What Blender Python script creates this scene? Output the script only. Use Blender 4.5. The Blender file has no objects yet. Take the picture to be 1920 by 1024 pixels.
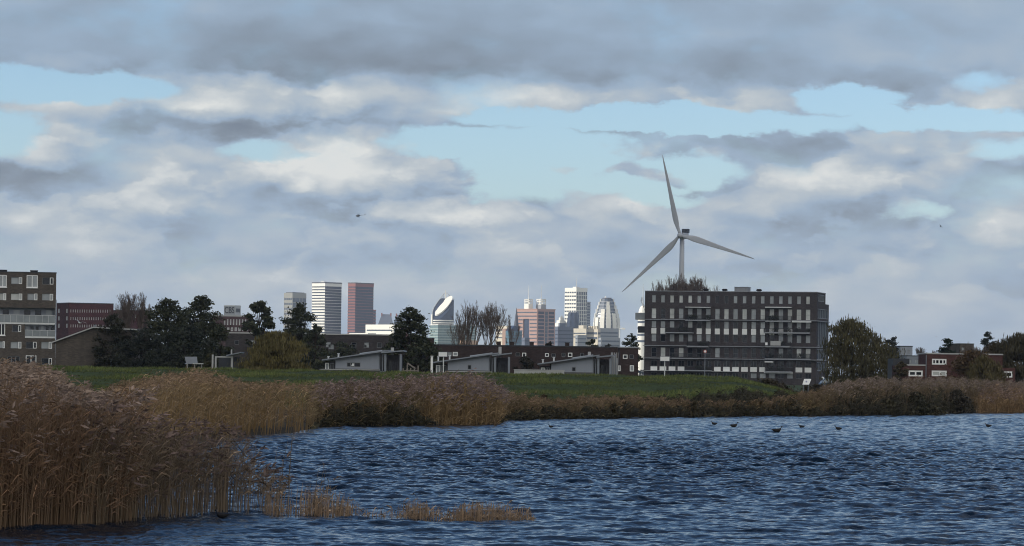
import bpy, math, random
import numpy as np
from mathutils import Vector, Matrix
random.seed(7)
SC = bpy.context.scene
COL = SC.collection
F = 6423.0            # focal length in photograph pixels
EYE = 3.0             # camera height above the water
ROLL = math.radians(0.8)
cR, sR = math.cos(ROLL), math.sin(ROLL)
R = math.radians

# ---------------------------------------------------------------- surveying helpers
def ray(px, py):
    dx, dy = px - 960.0, py - 700.0
    x = dx * cR + dy * sR
    y = -dx * sR + dy * cR
    return x / F, -y / F                       # sideways and upward slope of the sight line
def at(px, py, D):
    u, v = ray(px, py)
    return Vector((u * D, D, EYE + v * D))
def on_water(px, py, z=0.0):
    u, v = ray(px, py)
    D = (z - EYE) / v
    return Vector((u * D, D, z))

# ---------------------------------------------------------------- scene object helpers
def tag(o, label=None, cat=None, group=None, kind=None):
    if label: o['label'] = label
    if cat: o['category'] = cat
    if group: o['group'] = group
    if kind: o['kind'] = kind
    return o
def thing(name, label, cat, loc=(0, 0, 0), rotz=0.0, group=None):
    o = bpy.data.objects.new(name, None); COL.objects.link(o)
    o.empty_display_size = 0.5
    o.location = loc; o.rotation_euler = (0, 0, rotz)
    return tag(o, label, cat, group)
def link(name, me, m=None, parent=None):
    o = bpy.data.objects.new(name, me); COL.objects.link(o)
    if m is not None and len(me.materials) == 0: me.materials.append(m)
    if parent is not None: o.parent = parent
    return o
def raw_mesh(name, V, faces_list, smooth=False, col=None):
    """V Nx3 ; faces_list: list of (M,k) int arrays"""
    me = bpy.data.meshes.new(name)
    V = np.asarray(V, np.float32)
    me.vertices.add(len(V)); me.vertices.foreach_set('co', V.ravel())
    loops = np.concatenate([np.asarray(f, np.int32).ravel() for f in faces_list])
    sizes = np.concatenate([np.full(len(f), f.shape[1], np.int32) for f in faces_list])
    starts = np.concatenate([[0], np.cumsum(sizes)[:-1]]).astype(np.int32)
    me.loops.add(len(loops)); me.loops.foreach_set('vertex_index', loops)
    me.polygons.add(len(sizes)); me.polygons.foreach_set('loop_start', starts)
    try: me.polygons.foreach_set('loop_total', sizes)
    except Exception: pass
    if smooth: me.polygons.foreach_set('use_smooth', np.ones(len(sizes), bool))
    if col is not None:
        a = me.attributes.new('col', 'FLOAT_COLOR', 'POINT')
        c = np.ones((len(V), 4), np.float32); c[:, :3] = col
        a.data.foreach_set('color', c.ravel())
    me.update(calc_edges=True); me.validate()
    return me

class MB:
    def __init__(s): s.v = []; s.f = []
    def add(s, pts, faces):
        n = len(s.v); s.v += [tuple(p) for p in pts]; s.f += [tuple(i + n for i in f) for f in faces]; return s
    def box(s, x0, x1, y0, y1, z0, z1):
        if x0 > x1: x0, x1 = x1, x0
        if y0 > y1: y0, y1 = y1, y0
        return s.add([(x0,y0,z0),(x1,y0,z0),(x1,y1,z0),(x0,y1,z0),(x0,y0,z1),(x1,y0,z1),(x1,y1,z1),(x0,y1,z1)],
                     [(0,3,2,1),(4,5,6,7),(0,1,5,4),(1,2,6,5),(2,3,7,6),(3,0,4,7)])
    def prism(s, poly, d0, d1, axis='y'):
        """poly of (a,b); extruded along axis. axis y: (x,z) ; axis z: (x,y) ; axis x: (y,z)"""
        n = len(poly)
        P = lambda a, b, d: (a, d, b) if axis == 'y' else ((a, b, d) if axis == 'z' else (d, a, b))
        pts = [P(a, b, d0) for a, b in poly] + [P(a, b, d1) for a, b in poly]
        return s.add(pts, [tuple(range(n))[::-1], tuple(range(n, 2*n))] + [(i, (i+1) % n, (i+1) % n + n, i + n) for i in range(n)])
    def loft(s, rings, cap=True):
        n = len(rings[0]); pts = [p for r in rings for p in r]; fs = []
        for k in range(len(rings) - 1):
            for i in range(n):
                j = (i + 1) % n
                fs.append((k*n+i, k*n+j, (k+1)*n+j, (k+1)*n+i))
        if cap: fs += [tuple(range(n))[::-1], tuple(range((len(rings)-1)*n, len(rings)*n))]
        return s.add(pts, fs)
    def tube(s, p0, p1, r0, r1=None, n=8):
        r1 = r0 if r1 is None else r1
        p0, p1 = Vector(p0), Vector(p1); d = (p1 - p0).normalized()
        a = d.orthogonal().normalized(); b = d.cross(a)
        ring = lambda p, r: [p + a*(r*math.cos(2*math.pi*i/n)) + b*(r*math.sin(2*math.pi*i/n)) for i in range(n)]
        return s.loft([ring(p0, r0), ring(p1, r1)])
    def build(s, name, m, parent=None, smooth=False):
        me = bpy.data.meshes.new(name); me.from_pydata(s.v, [], s.f); me.update()
        if smooth: me.polygons.foreach_set('use_smooth', [True]*len(me.polygons))
        return link(name, me, m, parent)

# ---------------------------------------------------------------- node helpers
class E:
    """tiny expression wrapper over shader math nodes"""
    nt = None
    def __init__(s, sock): s.s = sock
    @staticmethod
    def op(o, *a, clamp=False):
        n = E.nt.nodes.new('ShaderNodeMath'); n.operation = o; n.use_clamp = clamp
        for i, x in enumerate(a):
            if isinstance(x, E): E.nt.links.new(x.s, n.inputs[i])
            else: n.inputs[i].default_value = float(x)
        return E(n.outputs[0])
    def __add__(s, o): return E.op('ADD', s, o)
    __radd__ = __add__
    def __sub__(s, o): return E.op('SUBTRACT', s, o)
    def __rsub__(s, o): return E.op('SUBTRACT', o, s)
    def __mul__(s, o): return E.op('MULTIPLY', s, o)
    __rmul__ = __mul__
    def __truediv__(s, o): return E.op('DIVIDE', s, o)
    def __pow__(s, o): return E.op('POWER', s, o)
def emax(a, b): return E.op('MAXIMUM', a, b)
def emin(a, b): return E.op('MINIMUM', a, b)
def sstep(x, a, b):
    n = E.nt.nodes.new('ShaderNodeMapRange'); n.interpolation_type = 'SMOOTHSTEP'
    E.nt.links.new(x.s, n.inputs[0])
    for i, v in ((1, a), (2, b), (3, 0.0), (4, 1.0)): n.inputs[i].default_value = v
    return E(n.outputs[0])
def vec(x, y, z):
    n = E.nt.nodes.new('ShaderNodeCombineXYZ')
    for i, a in enumerate((x, y, z)):
        if isinstance(a, E): E.nt.links.new(a.s, n.inputs[i])
        else: n.inputs[i].default_value = a
    return n.outputs[0]
def noise(v, scale=1.0, detail=5.0, rough=0.55, dist=0.0):
    n = E.nt.nodes.new('ShaderNodeTexNoise'); n.noise_dimensions = '3D'
    n.inputs['Scale'].default_value = scale; n.inputs['Detail'].default_value = detail
    n.inputs['Roughness'].default_value = rough; n.inputs['Distortion'].default_value = dist
    E.nt.links.new(v, n.inputs['Vector'])
    return E(n.outputs[0])
def ramp(x, stops, interp='LINEAR'):
    n = E.nt.nodes.new('ShaderNodeValToRGB'); cr = n.color_ramp; cr.interpolation = interp
    while len(cr.elements) < len(stops): cr.elements.new(0.5)
    for e, (p, c) in zip(cr.elements, stops): e.position = p; e.color = (*c, 1)
    E.nt.links.new(x.s, n.inputs[0])
    return n.outputs[0]
def mixc(f, a, b, mode='MIX'):
    n = E.nt.nodes.new('ShaderNodeMix'); n.data_type = 'RGBA'; n.blend_type = mode
    for k, x in ((0, f), (6, a), (7, b)):
        if isinstance(x, E): E.nt.links.new(x.s, n.inputs[k])
        elif hasattr(x, 'is_linked') or hasattr(x, 'links'): E.nt.links.new(x, n.inputs[k])
        elif k == 0: n.inputs[k].default_value = x
        else: n.inputs[k].default_value = (*x, 1)
    return n.outputs[2]

_M = {}
def new_mat(name):
    m = bpy.data.materials.new(name); m.use_nodes = True
    E.nt = m.node_tree
    b = m.node_tree.nodes['Principled BSDF']
    return m, b
def coords(kind='Object'):
    n = E.nt.nodes.new('ShaderNodeTexCoord'); return n.outputs[kind]
def mat(name, c, rough=0.8, var=0.18, scale=0.6, spec=0.3, metal=0.0, streak=False, brick=None, bump=0.0):
    """procedural painted / mineral surface: base colour broken up by two octaves of weathering noise"""
    if name in _M: return _M[name]
    m, b = new_mat(name)
    P = coords()
    n1 = noise(P, scale, 6, 0.6)
    n2 = noise(P, scale * 7.3, 3, 0.6)
    t = n1 * 0.7 + n2 * 0.3
    if streak:
        mp = E.nt.nodes.new('ShaderNodeMapping'); mp.inputs['Scale'].default_value = (1.7, 1.7, 0.12)
        E.nt.links.new(P, mp.inputs[0])
        t = t * 0.5 + noise(mp.outputs[0], scale * 2.5, 4, 0.6) * 0.5
    lo = tuple(x * (1 - var) for x in c); hi = tuple(min(1, x * (1 + var)) for x in c)
    colr = ramp(t, [(0.30, lo), (0.70, hi)])
    if brick:
        g = E.nt.nodes.new('ShaderNodeNewGeometry')
        sx = E.nt.nodes.new('ShaderNodeSeparateXYZ'); E.nt.links.new(P, sx.inputs[0])
        v = vec(E(sx.outputs[0]) + E(sx.outputs[1]), E(sx.outputs[2]), 0.0)
        bt = E.nt.nodes.new('ShaderNodeTexBrick'); E.nt.links.new(v, bt.inputs['Vector'])
        bt.inputs['Scale'].default_value = brick
        bt.inputs['Color1'].default_value = (0.75, 0.75, 0.75, 1); bt.inputs['Color2'].default_value = (1.2, 1.15, 1.1, 1)
        bt.inputs['Mortar'].default_value = (0.9, 0.9, 0.9, 1); bt.inputs['Mortar Size'].default_value = 0.012
        bt.inputs['Brick Width'].default_value = 0.9; bt.inputs['Row Height'].default_value = 0.28
        colr = mixc(1.0, colr, bt.outputs[0], 'MULTIPLY')
    E.nt.links.new(colr, b.inputs['Base Color'])
    b.inputs['Roughness'].default_value = rough; b.inputs['Metallic'].default_value = metal
    b.inputs['Specular IOR Level'].default_value = spec
    if bump:
        bn = E.nt.nodes.new('ShaderNodeBump'); bn.inputs['Strength'].default_value = bump
        E.nt.links.new(n2.s, bn.inputs['Height']); E.nt.links.new(bn.outputs[0], b.inputs['Normal'])
    _M[name] = m
    return m
def glass(name, c, rough=0.06, spec=0.6, wob=0.02):
    if name in _M: return _M[name]
    m, b = new_mat(name); P = coords()
    t = noise(P, 0.35, 3, 0.5)
    E.nt.links.new(ramp(t, [(0.3, tuple(x*0.75 for x in c)), (0.7, tuple(x*1.25 for x in c))]), b.inputs['Base Color'])
    b.inputs['Roughness'].default_value = rough; b.inputs['Specular IOR Level'].default_value = spec
    bn = E.nt.nodes.new('ShaderNodeBump'); bn.inputs['Strength'].default_value = wob
    E.nt.links.new(noise(P, 0.8, 2).s, bn.inputs['Height']); E.nt.links.new(bn.outputs[0], b.inputs['Normal'])
    _M[name] = m
    return m
def leafmat(name, rough=0.75, transl=0.25, spec=0.25):
    """plant matter: own colour per plant / leaf comes from the 'col' attribute"""
    if name in _M: return _M[name]
    m, b = new_mat(name)
    a = E.nt.nodes.new('ShaderNodeAttribute'); a.attribute_name = 'col'
    E.nt.links.new(a.outputs['Color'], b.inputs['Base Color'])
    b.inputs['Roughness'].default_value = rough; b.inputs['Specular IOR Level'].default_value = spec
    if transl:
        tr = E.nt.nodes.new('ShaderNodeBsdfTranslucent'); E.nt.links.new(a.outputs['Color'], tr.inputs['Color'])
        mx = E.nt.nodes.new('ShaderNodeMixShader'); mx.inputs[0].default_value = transl
        E.nt.links.new(b.outputs[0], mx.inputs[1]); E.nt.links.new(tr.outputs[0], mx.inputs[2])
        E.nt.links.new(mx.outputs[0], E.nt.nodes['Material Output'].inputs['Surface'])
    _M[name] = m
    return m

# ---------------------------------------------------------------- camera
cam = bpy.data.cameras.new('camera'); camo = bpy.data.objects.new('camera', cam); COL.objects.link(camo)
cam.sensor_width = 36.0; cam.lens = 36.0 * F / 1920.0
cam.shift_y = 188.0 / 1920.0
cam.clip_start = 0.5; cam.clip_end = 60000
camo.matrix_world = Matrix(((cR, -sR, 0, 0), (0, 0, -1, 0), (sR, cR, 0, EYE), (0, 0, 0, 1)))
SC.camera = camo
SC.view_settings.view_transform = 'Standard'; SC.view_settings.look = 'None'
SC.view_settings.gamma = 1.0; SC.view_settings.use_curve_mapping = False
SC.view_settings.exposure = 0.06
SC.cycles.pixel_filter_type = 'BLACKMAN_HARRIS'; SC.cycles.filter_width = 1.05; SC.cycles.use_denoising = True; SC.cycles.denoiser = 'OPENIMAGEDENOISE'; SC.cycles.denoising_prefilter = 'ACCURATE'
SC.cycles.max_bounces = 6; SC.cycles.diffuse_bounces = 3; SC.cycles.glossy_bounces = 3
SC.cycles.transparent_max_bounces = 8; SC.cycles.volume_bounces = 0
SC.cycles.caustics_reflective = False; SC.cycles.caustics_refractive = False
# ================================================================ SKY, SUN, AIR
BACK = 1.10
SUN_EL, SUN_AZ = R(20), R(-104)          # azimuth measured from +Y towards +X: far left, a little behind the camera
sdir = Vector((math.sin(SUN_AZ)*math.cos(SUN_EL), math.cos(SUN_AZ)*math.cos(SUN_EL), math.sin(SUN_EL)))
sl = bpy.data.lights.new('sun', 'SUN'); sl.energy = 5.0; sl.angle = R(0.5); sl.color = (1.0, 0.93, 0.80)
so = bpy.data.objects.new('sun', sl); COL.objects.link(so)
so.rotation_euler = (-sdir).to_track_quat('-Z', 'Y').to_euler()

W = bpy.data.worlds.new('World'); SC.world = W; W.use_nodes = True
E.nt = W.node_tree
bg = W.node_tree.nodes['Background']; bg.inputs['Strength'].default_value = 0.1
sky = E.nt.nodes.new('ShaderNodeTexSky'); sky.sky_type = 'NISHITA'; sky.sun_disc = False
sky.sun_elevation = SUN_EL; sky.sun_rotation = SUN_AZ
sky.air_density = 1.0; sky.dust_density = 0.4; sky.ozone_density = 2.0
G = coords('Generated')
sp = E.nt.nodes.new('ShaderNodeSeparateXYZ'); E.nt.links.new(G, sp.inputs[0])
dx, dy, dz = (E(sp.outputs[i]) for i in range(3))
hyp = E.op('SQRT', dx*dx + dy*dy)
U0 = E.op('ARCTAN2', dx, dy) * F + 960.0            # sky bearing / elevation in 1/6423 rad
V0 = 700.0 - (dz / emax(hyp, 0.02)) * F
def uv(px, py):
    u, v = ray(px, py); return 960 + u * F, 700 - v * F
# two-scale domain warp so that no outline stays smooth
def wnoise(su, sv, off, det, rgh):
    n = E.nt.nodes.new('ShaderNodeTexNoise'); n.inputs['Scale'].default_value = 1.0; n.inputs['Detail'].default_value = det; n.inputs['Roughness'].default_value = rgh
    E.nt.links.new(vec(U0*(1/su), V0*(1/sv), off), n.inputs['Vector'])
    q = E.nt.nodes.new('ShaderNodeSeparateColor'); E.nt.links.new(n.outputs['Color'], q.inputs[0])
    return E(q.outputs[0]) - 0.5, E(q.outputs[1]) - 0.5
w1, w2 = wnoise(115.0, 62.0, 3.7, 6, .60)
U = U0 + w1*150.0
V = V0 + w2*72.0
def blob(px, py, rx, ry):
    cx, cy = uv(px, py)
    a = (U - cx)*(1.0/rx); b = (V - cy)*(1.0/ry)
    return emax(1.0 - (a*a + b*b), 0.0)
def cloud_noise(u, v, off=1.3):
    return noise(vec(u*(1/210.0), v*(1/98.0), off), 1.0, 6, 0.52)
n0 = cloud_noise(U0 + w2*60.0, V0)
n1 = cloud_noise(U0 + w2*60.0 - 16.0, V0 - 20.0)
r0 = noise(vec(U0*(1/330.0) + w1*0.35, V0*(1/150.0) + w2*0.35, 4.3), 1.0, 3.5, 0.46)
r1 = noise(vec((U0 - 26.0)*(1/330.0) + w1*0.35, (V0 - 34.0)*(1/150.0) + w2*0.35, 4.3), 1.0, 3.5, 0.46)
def puffs(v): return noise(vec(U0*(1/165.0) + w1*0.5, v*(1/78.0) + w2*0.5, 9.4), 1.0, 6, 0.52)
p0, p1 = puffs(V0), puffs(V0 - 32.0)
rim = sstep(p0, 0.455, 0.535)*(1.0 - sstep(p1, 0.42, 0.62))
n2 = noise(vec(U0*(1/620.0), V0*(1/210.0), 7.1), 1.0, 3, 0.5)
# openings of blue sky
gaps = [(90,166,250,40,1.25),(-10,255,120,60,1.1),(500,284,100,22,.62),(1010,305,200,84,1.5),(850,268,150,36,1.15),(1120,345,170,34,1.15),
        (1230,226,430,30,1.35),(1290,318,130,38,.9),(1585,187,120,34,1.2),(1835,158,75,26,.5),
        (1760,228,260,27,1.05),(1895,284,80,28,.6),(1715,396,70,22,.48),(1225,372,110,16,.55),(930,362,110,28,.8),(1480,236,150,24,.9)]
g = None
for px, py, rx, ry, s in gaps:
    e = blob(px, py, rx, ry)*s
    g = e if g is None else emax(g, e)
for px, py, rx, ry, s in [(1062,315,60,17,.9),(1210,328,80,24,.7),(835,335,80,50,.8)]:
    g = g - blob(px, py, rx, ry)*s
cover = sstep(0.36 + (n0 - 0.5)*1.7 + (p0 - 0.5)*0.7 - g*1.32, -0.42, 0.36)
# light and dark of the cloud itself: billow relief plus broad light and dark banks
deck = sstep(V0, 190.0, 90.0)                            # the upper deck is smooth from below
L = 0.490 + sstep(V0, 330.0, 520.0)*0.05 + (r0 - r1)*(1.05 - deck*0.65) + (n0 - n1)*(0.78 - deck*0.62) + (n2 - 0.5)*(0.25 - deck*0.15) + (r0 - 0.5)*(0.20 - deck*0.12) + (rim - 0.30)*(0.17 - deck*0.16) + deck*0.055
banks = [(500,40,900,130,-.13),(1500,70,700,120,-.09),(330,95,500,60,-.08),(1000,112,600,50,-.08),(1350,150,360,46,-.08),(150,30,300,80,.05),(1150,60,300,60,.06),
         (120,205,130,44,.20),(450,185,250,42,.27),(820,190,260,44,.24),(960,175,90,34,.12),(1080,226,260,34,-.16),(700,238,520,30,-.15),(300,238,200,30,-.05),(1250,182,260,32,.12),
         (80,297,75,30,.40),(330,300,230,42,.22),(610,308,125,60,.38),(760,335,120,36,.10),(700,366,320,30,-.16),(300,370,240,50,.04),(250,355,140,30,.10),
         (1420,262,210,44,.10),(1500,292,240,26,-.06),(1750,275,150,34,.02),(1470,325,260,50,.12),(1620,345,220,40,.13),(1350,345,110,28,-.04),
         (1150,372,130,34,.34),(830,396,190,24,.40),(1000,410,190,34,.14),(140,470,170,46,.20),(480,530,190,34,.18),(380,380,180,34,.08),
         (1560,372,300,28,-.06),(1900,432,110,30,.38),(1660,555,190,60,.20),(1330,560,230,52,.12),(1780,520,200,40,.12),(650,440,260,30,.08),(240,430,220,32,-.05),(700,480,320,32,.05),(1050,470,220,50,-.03),(1880,200,150,42,.16),(1800,330,220,40,-.03)]
for px, py, rx, ry, s in banks:
    L = L + blob(px, py, rx*1.1, ry*1.25)*s
hz = sstep(V0, 380.0, 690.0)                            # air near the horizon evens the clouds out
L = L*(1.0 - hz*0.62) + hz*(0.62*0.49)
ccol = ramp(L, [(0.0, (.155,.190,.250)), (0.26, (.236,.287,.352)), (0.46, (.340,.445,.572)), (0.68, (.520,.580,.625)), (0.95, (.81,.825,.80))])
# high patches overhead and behind the camera (outside the photograph)
pv = vec(dx/(dz + 0.12), dy/(dz + 0.12), 0.5)
nh = noise(pv, 0.9, 6, 0.55)
back = sstep(dy, 0.35, -0.35)                            # most cloud stands behind the camera, sunlit
cov_hi = sstep(nh + back*0.26, 0.60, 0.75)
ccol_hi = ramp(nh, [(0.45, (.62,.68,.76)), (0.75, (.36,.42,.52))])
ccol_hi = mixc(back*0.8, ccol_hi, (BACK, BACK*.99, BACK*.96))
infr = sstep(V0, -300.0, -60.0)                         # 1 low over the horizon, 0 high up
cover_all = cover*infr + cov_hi*(1.0 - infr)
ccol_all = mixc(infr, ccol_hi, ccol)
ccol_all = mixc(back*0.6, ccol_all, (BACK, BACK*.99, BACK*.96))
low = sstep(V0, -500.0, 300.0)
skyc = mixc(1.0, sky.outputs[0], mixc(low, (.86,1.00,1.20), (1.22,1.42,1.80)), 'MULTIPLY')
cc10 = mixc(1.0, ccol_all, (10, 10, 10), 'MULTIPLY')
fin = mixc(cover_all, skyc, cc10)
E.nt.links.new(fin, bg.inputs['Color'])

# a low cloud bank up-sun (left of the frame) that keeps the lake and the near town in shade
def cloud_bank():
    z0 = 620.0; off = z0 / math.tan(SUN_EL)
    hx, hy = sdir.x / math.hypot(sdir.x, sdir.y), sdir.y / math.hypot(sdir.x, sdir.y)
    nx, ny = 60, 90
    rng = np.random.default_rng(3)
    xs = np.linspace(-1, 1, nx); ys = np.linspace(-1, 1, ny)
    X, Y = np.meshgrid(xs, ys)
    edge = np.clip(1 - np.maximum(np.abs(X), np.abs(Y))**6, 0, 1)
    bil = sum(np.abs(np.sin(X*a + Y*b + p)) for a, b, p in rng.uniform(2, 14, (9, 3))) / 9
    cx, cy = hx*off + 60, hy*off + 1180
    wob = 40*np.sin(Y*9) + 30*np.sin(Y*17 + 1)
    PX = cx + X*640 + wob*np.abs(X); PY = cy + Y*2250
    top = z0 + edge**0.5*(60 + 120*bil); bot = z0 - edge**0.5*(8 + 14*bil)
    V_ = np.concatenate([np.stack([PX, PY, top], -1).reshape(-1, 3), np.stack([PX, PY, bot], -1).reshape(-1, 3)])
    idx = np.arange(nx*ny).reshape(ny, nx)
    q = np.stack([idx[:-1, :-1], idx[:-1, 1:], idx[1:, 1:], idx[1:, :-1]], -1).reshape(-1, 4)
    rim = np.concatenate([idx[0, :], idx[1:, -1], idx[-1, -2::-1], idx[-2:0:-1, 0]])
    r2 = np.roll(rim, -1); sq = np.stack([rim, r2, r2 + nx*ny, rim + nx*ny], -1)
    me = raw_mesh('cloud', V_, [q, q[:, ::-1] + nx*ny, sq], smooth=True)
    m = mat('cloud_vapour', (.85, .86, .88), 1.0, 0.05, 0.01, 0.0)
    tag(link('cloud', me, m), kind='structure')
cloud_bank()

# thin autumn haze that greys the far skyline
hm, hb = new_mat('haze_air'); E.nt.nodes.remove(hb)
pvn = E.nt.nodes.new('ShaderNodeVolumePrincipled')
pvn.inputs['Color'].default_value = (.80, .88, 1.0, 1); pvn.inputs['Density'].default_value = 5.5e-5; pvn.inputs['Anisotropy'].default_value = 0.1
E.nt.links.new(pvn.outputs[0], E.nt.nodes['Material Output'].inputs['Volume'])
hz_o = MB().box(-9000, 9000, -2500, 15500, -4.0, 300.0).build('haze', hm)
tag(hz_o, kind='stuff')
# ================================================================ GROUND, WATER, GRASS
uof = lambda px, py: ray(px, py)[0] * F + 960
_far = [(592,800),(930,796),(945,789),(1200,783),(1520,780),(1745,778),(1762,774.5),(1920,773)]
SH_U = [-3000,-800,-200,0,150,240,330,400,470,560,572]; SH_D = [30,50,62,70,76,90,115,140,152,161,163]
for px, py in _far:
    w = on_water(px, py); SH_U.append(960 + w.x/w.y*F); SH_D.append(w.y)
SH_U += [2600, 6000]; SH_D += [345, 420]
CR_U = [-3000,0,400,1380,1450,1530,1600,9000]; CR_Z = [2.85,2.92,2.88,2.80,2.1,0.85,0.75,0.8]
def sm(x, a, b):
    t = np.clip((x-a)/(b-a), 0, 1); return t*t*(3-2*t)
def terrain(x, y):
    x = np.asarray(x, float); y = np.asarray(y, float)
    yy = np.maximum(y, 1.0)
    u = np.clip(960 + x/yy*F, -8000, 8000)
    sd = np.interp(u, SH_U, SH_D)
    h = -0.9 + 1.15*sm(y, sd-1.5, sd+4.0)
    crest = np.interp(u, CR_U, CR_Z)
    dk = sm(y, 228 + 0*u, 302) * (crest - 0.25)
    dk = dk + (1.0 - crest)*sm(y, 312, 345)
    h = h + np.where(y > sd, dk, 0)
    lump = 0.06*np.sin(x*0.9+y*0.31) + 0.05*np.sin(x*0.37-y*0.53+1.0) + 0.04*np.sin(x*1.7+y*1.1)
    h = h + lump*sm(y, 225, 240)*(1 - sm(y, 330, 400))
    h = np.where(y < 24, np.maximum(h, -0.9 + 2.2*(1-sm(y, 6, 24))), h)
    return h
def axis(pts):
    out = []
    for a, b, s in pts:
        n = max(1, int(round((b-a)/s))); out += list(np.linspace(a, b, n, endpoint=False))
    return np.array(out + [pts[-1][1]])
gx = axis([(-8600,-1500,500),(-1500,-300,80),(-300,-90,10),(-90,90,0.75),(90,300,10),(300,1500,80),(1500,8600,500)])
gy = axis([(-2000,-50,300),(-50,40,6),(40,150,1.5),(150,222,1.0),(222,315,0.7),(315,360,3),(360,900,30),(900,3000,150),(3000,15000,800)])
GX, GY = np.meshgrid(gx, gy)
GZ = terrain(GX, GY)
idx = np.arange(GX.size).reshape(GX.shape)
q = np.stack([idx[:-1,:-1], idx[:-1,1:], idx[1:,1:], idx[1:,:-1]], -1).reshape(-1,4)
gm, gb = new_mat('turf_and_soil'); P = coords()
sp = E.nt.nodes.new('ShaderNodeSeparateXYZ'); E.nt.links.new(P, sp.inputs[0])
gn = noise(P, 0.22, 6, 0.65); gn2 = noise(P, 2.6, 4, 0.7)
tcol = ramp(gn*0.6 + gn2*0.4, [(.32,(.026,.032,.012)),(.48,(.042,.058,.017)),(.60,(.060,.078,.022)),(.75,(.09,.088,.038))])
mud = ramp(gn2, [(.3,(.025,.02,.014)),(.7,(.055,.045,.03))])
E.nt.links.new(mixc(sstep(E(sp.outputs[2]), 0.22, 0.5), mud, tcol), gb.inputs['Base Color'])
gb.inputs['Roughness'].default_value = 0.95; gb.inputs['Specular IOR Level'].default_value = 0.15
tag(link('ground', raw_mesh('ground', np.stack([GX,GY,GZ],-1).reshape(-1,3), [q], smooth=True), gm), kind='structure')

# ---- water: one sheet of wind waves, fine inside the view, coarse outside
def wave_sheet():
    rng = np.random.default_rng(11)
    rows = [24.0]
    while rows[-1] < 372:
        y = rows[-1]
        rows.append(y + (0.5 if y < 50 else 0.055 + max(0, y-60)*0.0009))
    rows = np.array(rows)
    us = np.concatenate([np.linspace(-4,-0.6,12)[:-1], np.linspace(-.6,-.23,40)[:-1], np.linspace(-.23,.23,1080), np.linspace(.23,.6,40)[1:], np.linspace(.6,4,12)[1:]])
    Ug, Yg = np.meshgrid(us, rows)
    Xg = Ug * Yg
    dyr = np.gradient(rows)[:, None]; dxr = np.gradient(us)[None, :] * rows[:, None]
    Z = np.zeros_like(Xg); 
    K = 84
    lam = np.exp(rng.uniform(np.log(0.13), np.log(1.9), K))
    th = rng.normal(R(-72), R(30), K)            # waves run from the left-front towards the camera
    gust = 0.75 + 0.5*(0.5+0.5*np.sin(Xg*0.11+Yg*0.043+1.0+1.3*np.sin(Yg*0.021)))*(0.5+0.5*np.sin(Yg*0.061-Xg*0.05)) 
    for k in range(K):
        kk = 2*np.pi/lam[k]; kx, ky = kk*np.cos(th[k]), kk*np.sin(th[k])
        amp = WAVE * lam[k]**0.93 * (1.0 if lam[k] < 0.7 else (0.7/lam[k])**0.65) / math.sqrt(K)
        fade = np.clip((2*np.pi/np.maximum(np.abs(ky)*dyr, np.abs(kx)*dxr) - 2.2)/2.0, 0, 1)
        if not fade.any(): continue
        ph = kx*Xg + ky*Yg + rng.uniform(0, 6.28)
        s = np.sin(ph + 0.35*np.sin(0.37*Xg + 0.21*Yg + k))
        Z += (amp * fade) * (s + 0.22*np.cos(2*ph))
    near = 1 - sm(Yg, 74, 112)                     # longer swells where the water lies open in front
    for k in range(12):
        l_ = rng.uniform(1.1, 2.8); t_ = rng.normal(R(-80), R(16)); kk = 2*np.pi/l_
        Z += near*0.0085*l_*np.sin(kk*(np.cos(t_)*Xg + np.sin(t_)*Yg) + rng.uniform(0, 6.28) + .5*np.sin(.3*Xg+.17*Yg+k))
    Z *= gust*(0.52 + 0.32*sm(Yg, 66, 96) + 0.26*np.exp(-((Yg-112)/34)**2))
    V_ = np.stack([Xg, Yg, Z], -1).reshape(-1, 3)
    idx = np.arange(Xg.size, dtype=np.int32).reshape(Xg.shape)
    q = np.stack([idx[:-1,:-1], idx[:-1,1:], idx[1:,1:], idx[1:,:-1]], -1).reshape(-1,4)
    me = raw_mesh('water', V_, [q], smooth=True)
    m, b = new_mat('lake_water'); P = coords()
    b.inputs['Base Color'].default_value = (.002, .008, .018, 1)
    b.inputs['Roughness'].default_value = 0.06; b.inputs['IOR'].default_value = 1.33
    mp = E.nt.nodes.new('ShaderNodeMapping'); mp.inputs['Scale'].default_value = (1.0, 1.6, 1.0); E.nt.links.new(P, mp.inputs[0])
    bn = E.nt.nodes.new('ShaderNodeBump'); bn.inputs['Strength'].default_value = 0.35; bn.inputs['Distance'].default_value = 0.03
    E.nt.links.new(noise(mp.outputs[0], 5.5, 3, 0.6).s, bn.inputs['Height']); E.nt.links.new(bn.outputs[0], b.inputs['Normal'])
    return tag(link('water', me, m), kind='structure')
WAVE = 0.104
wave_sheet()

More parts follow.
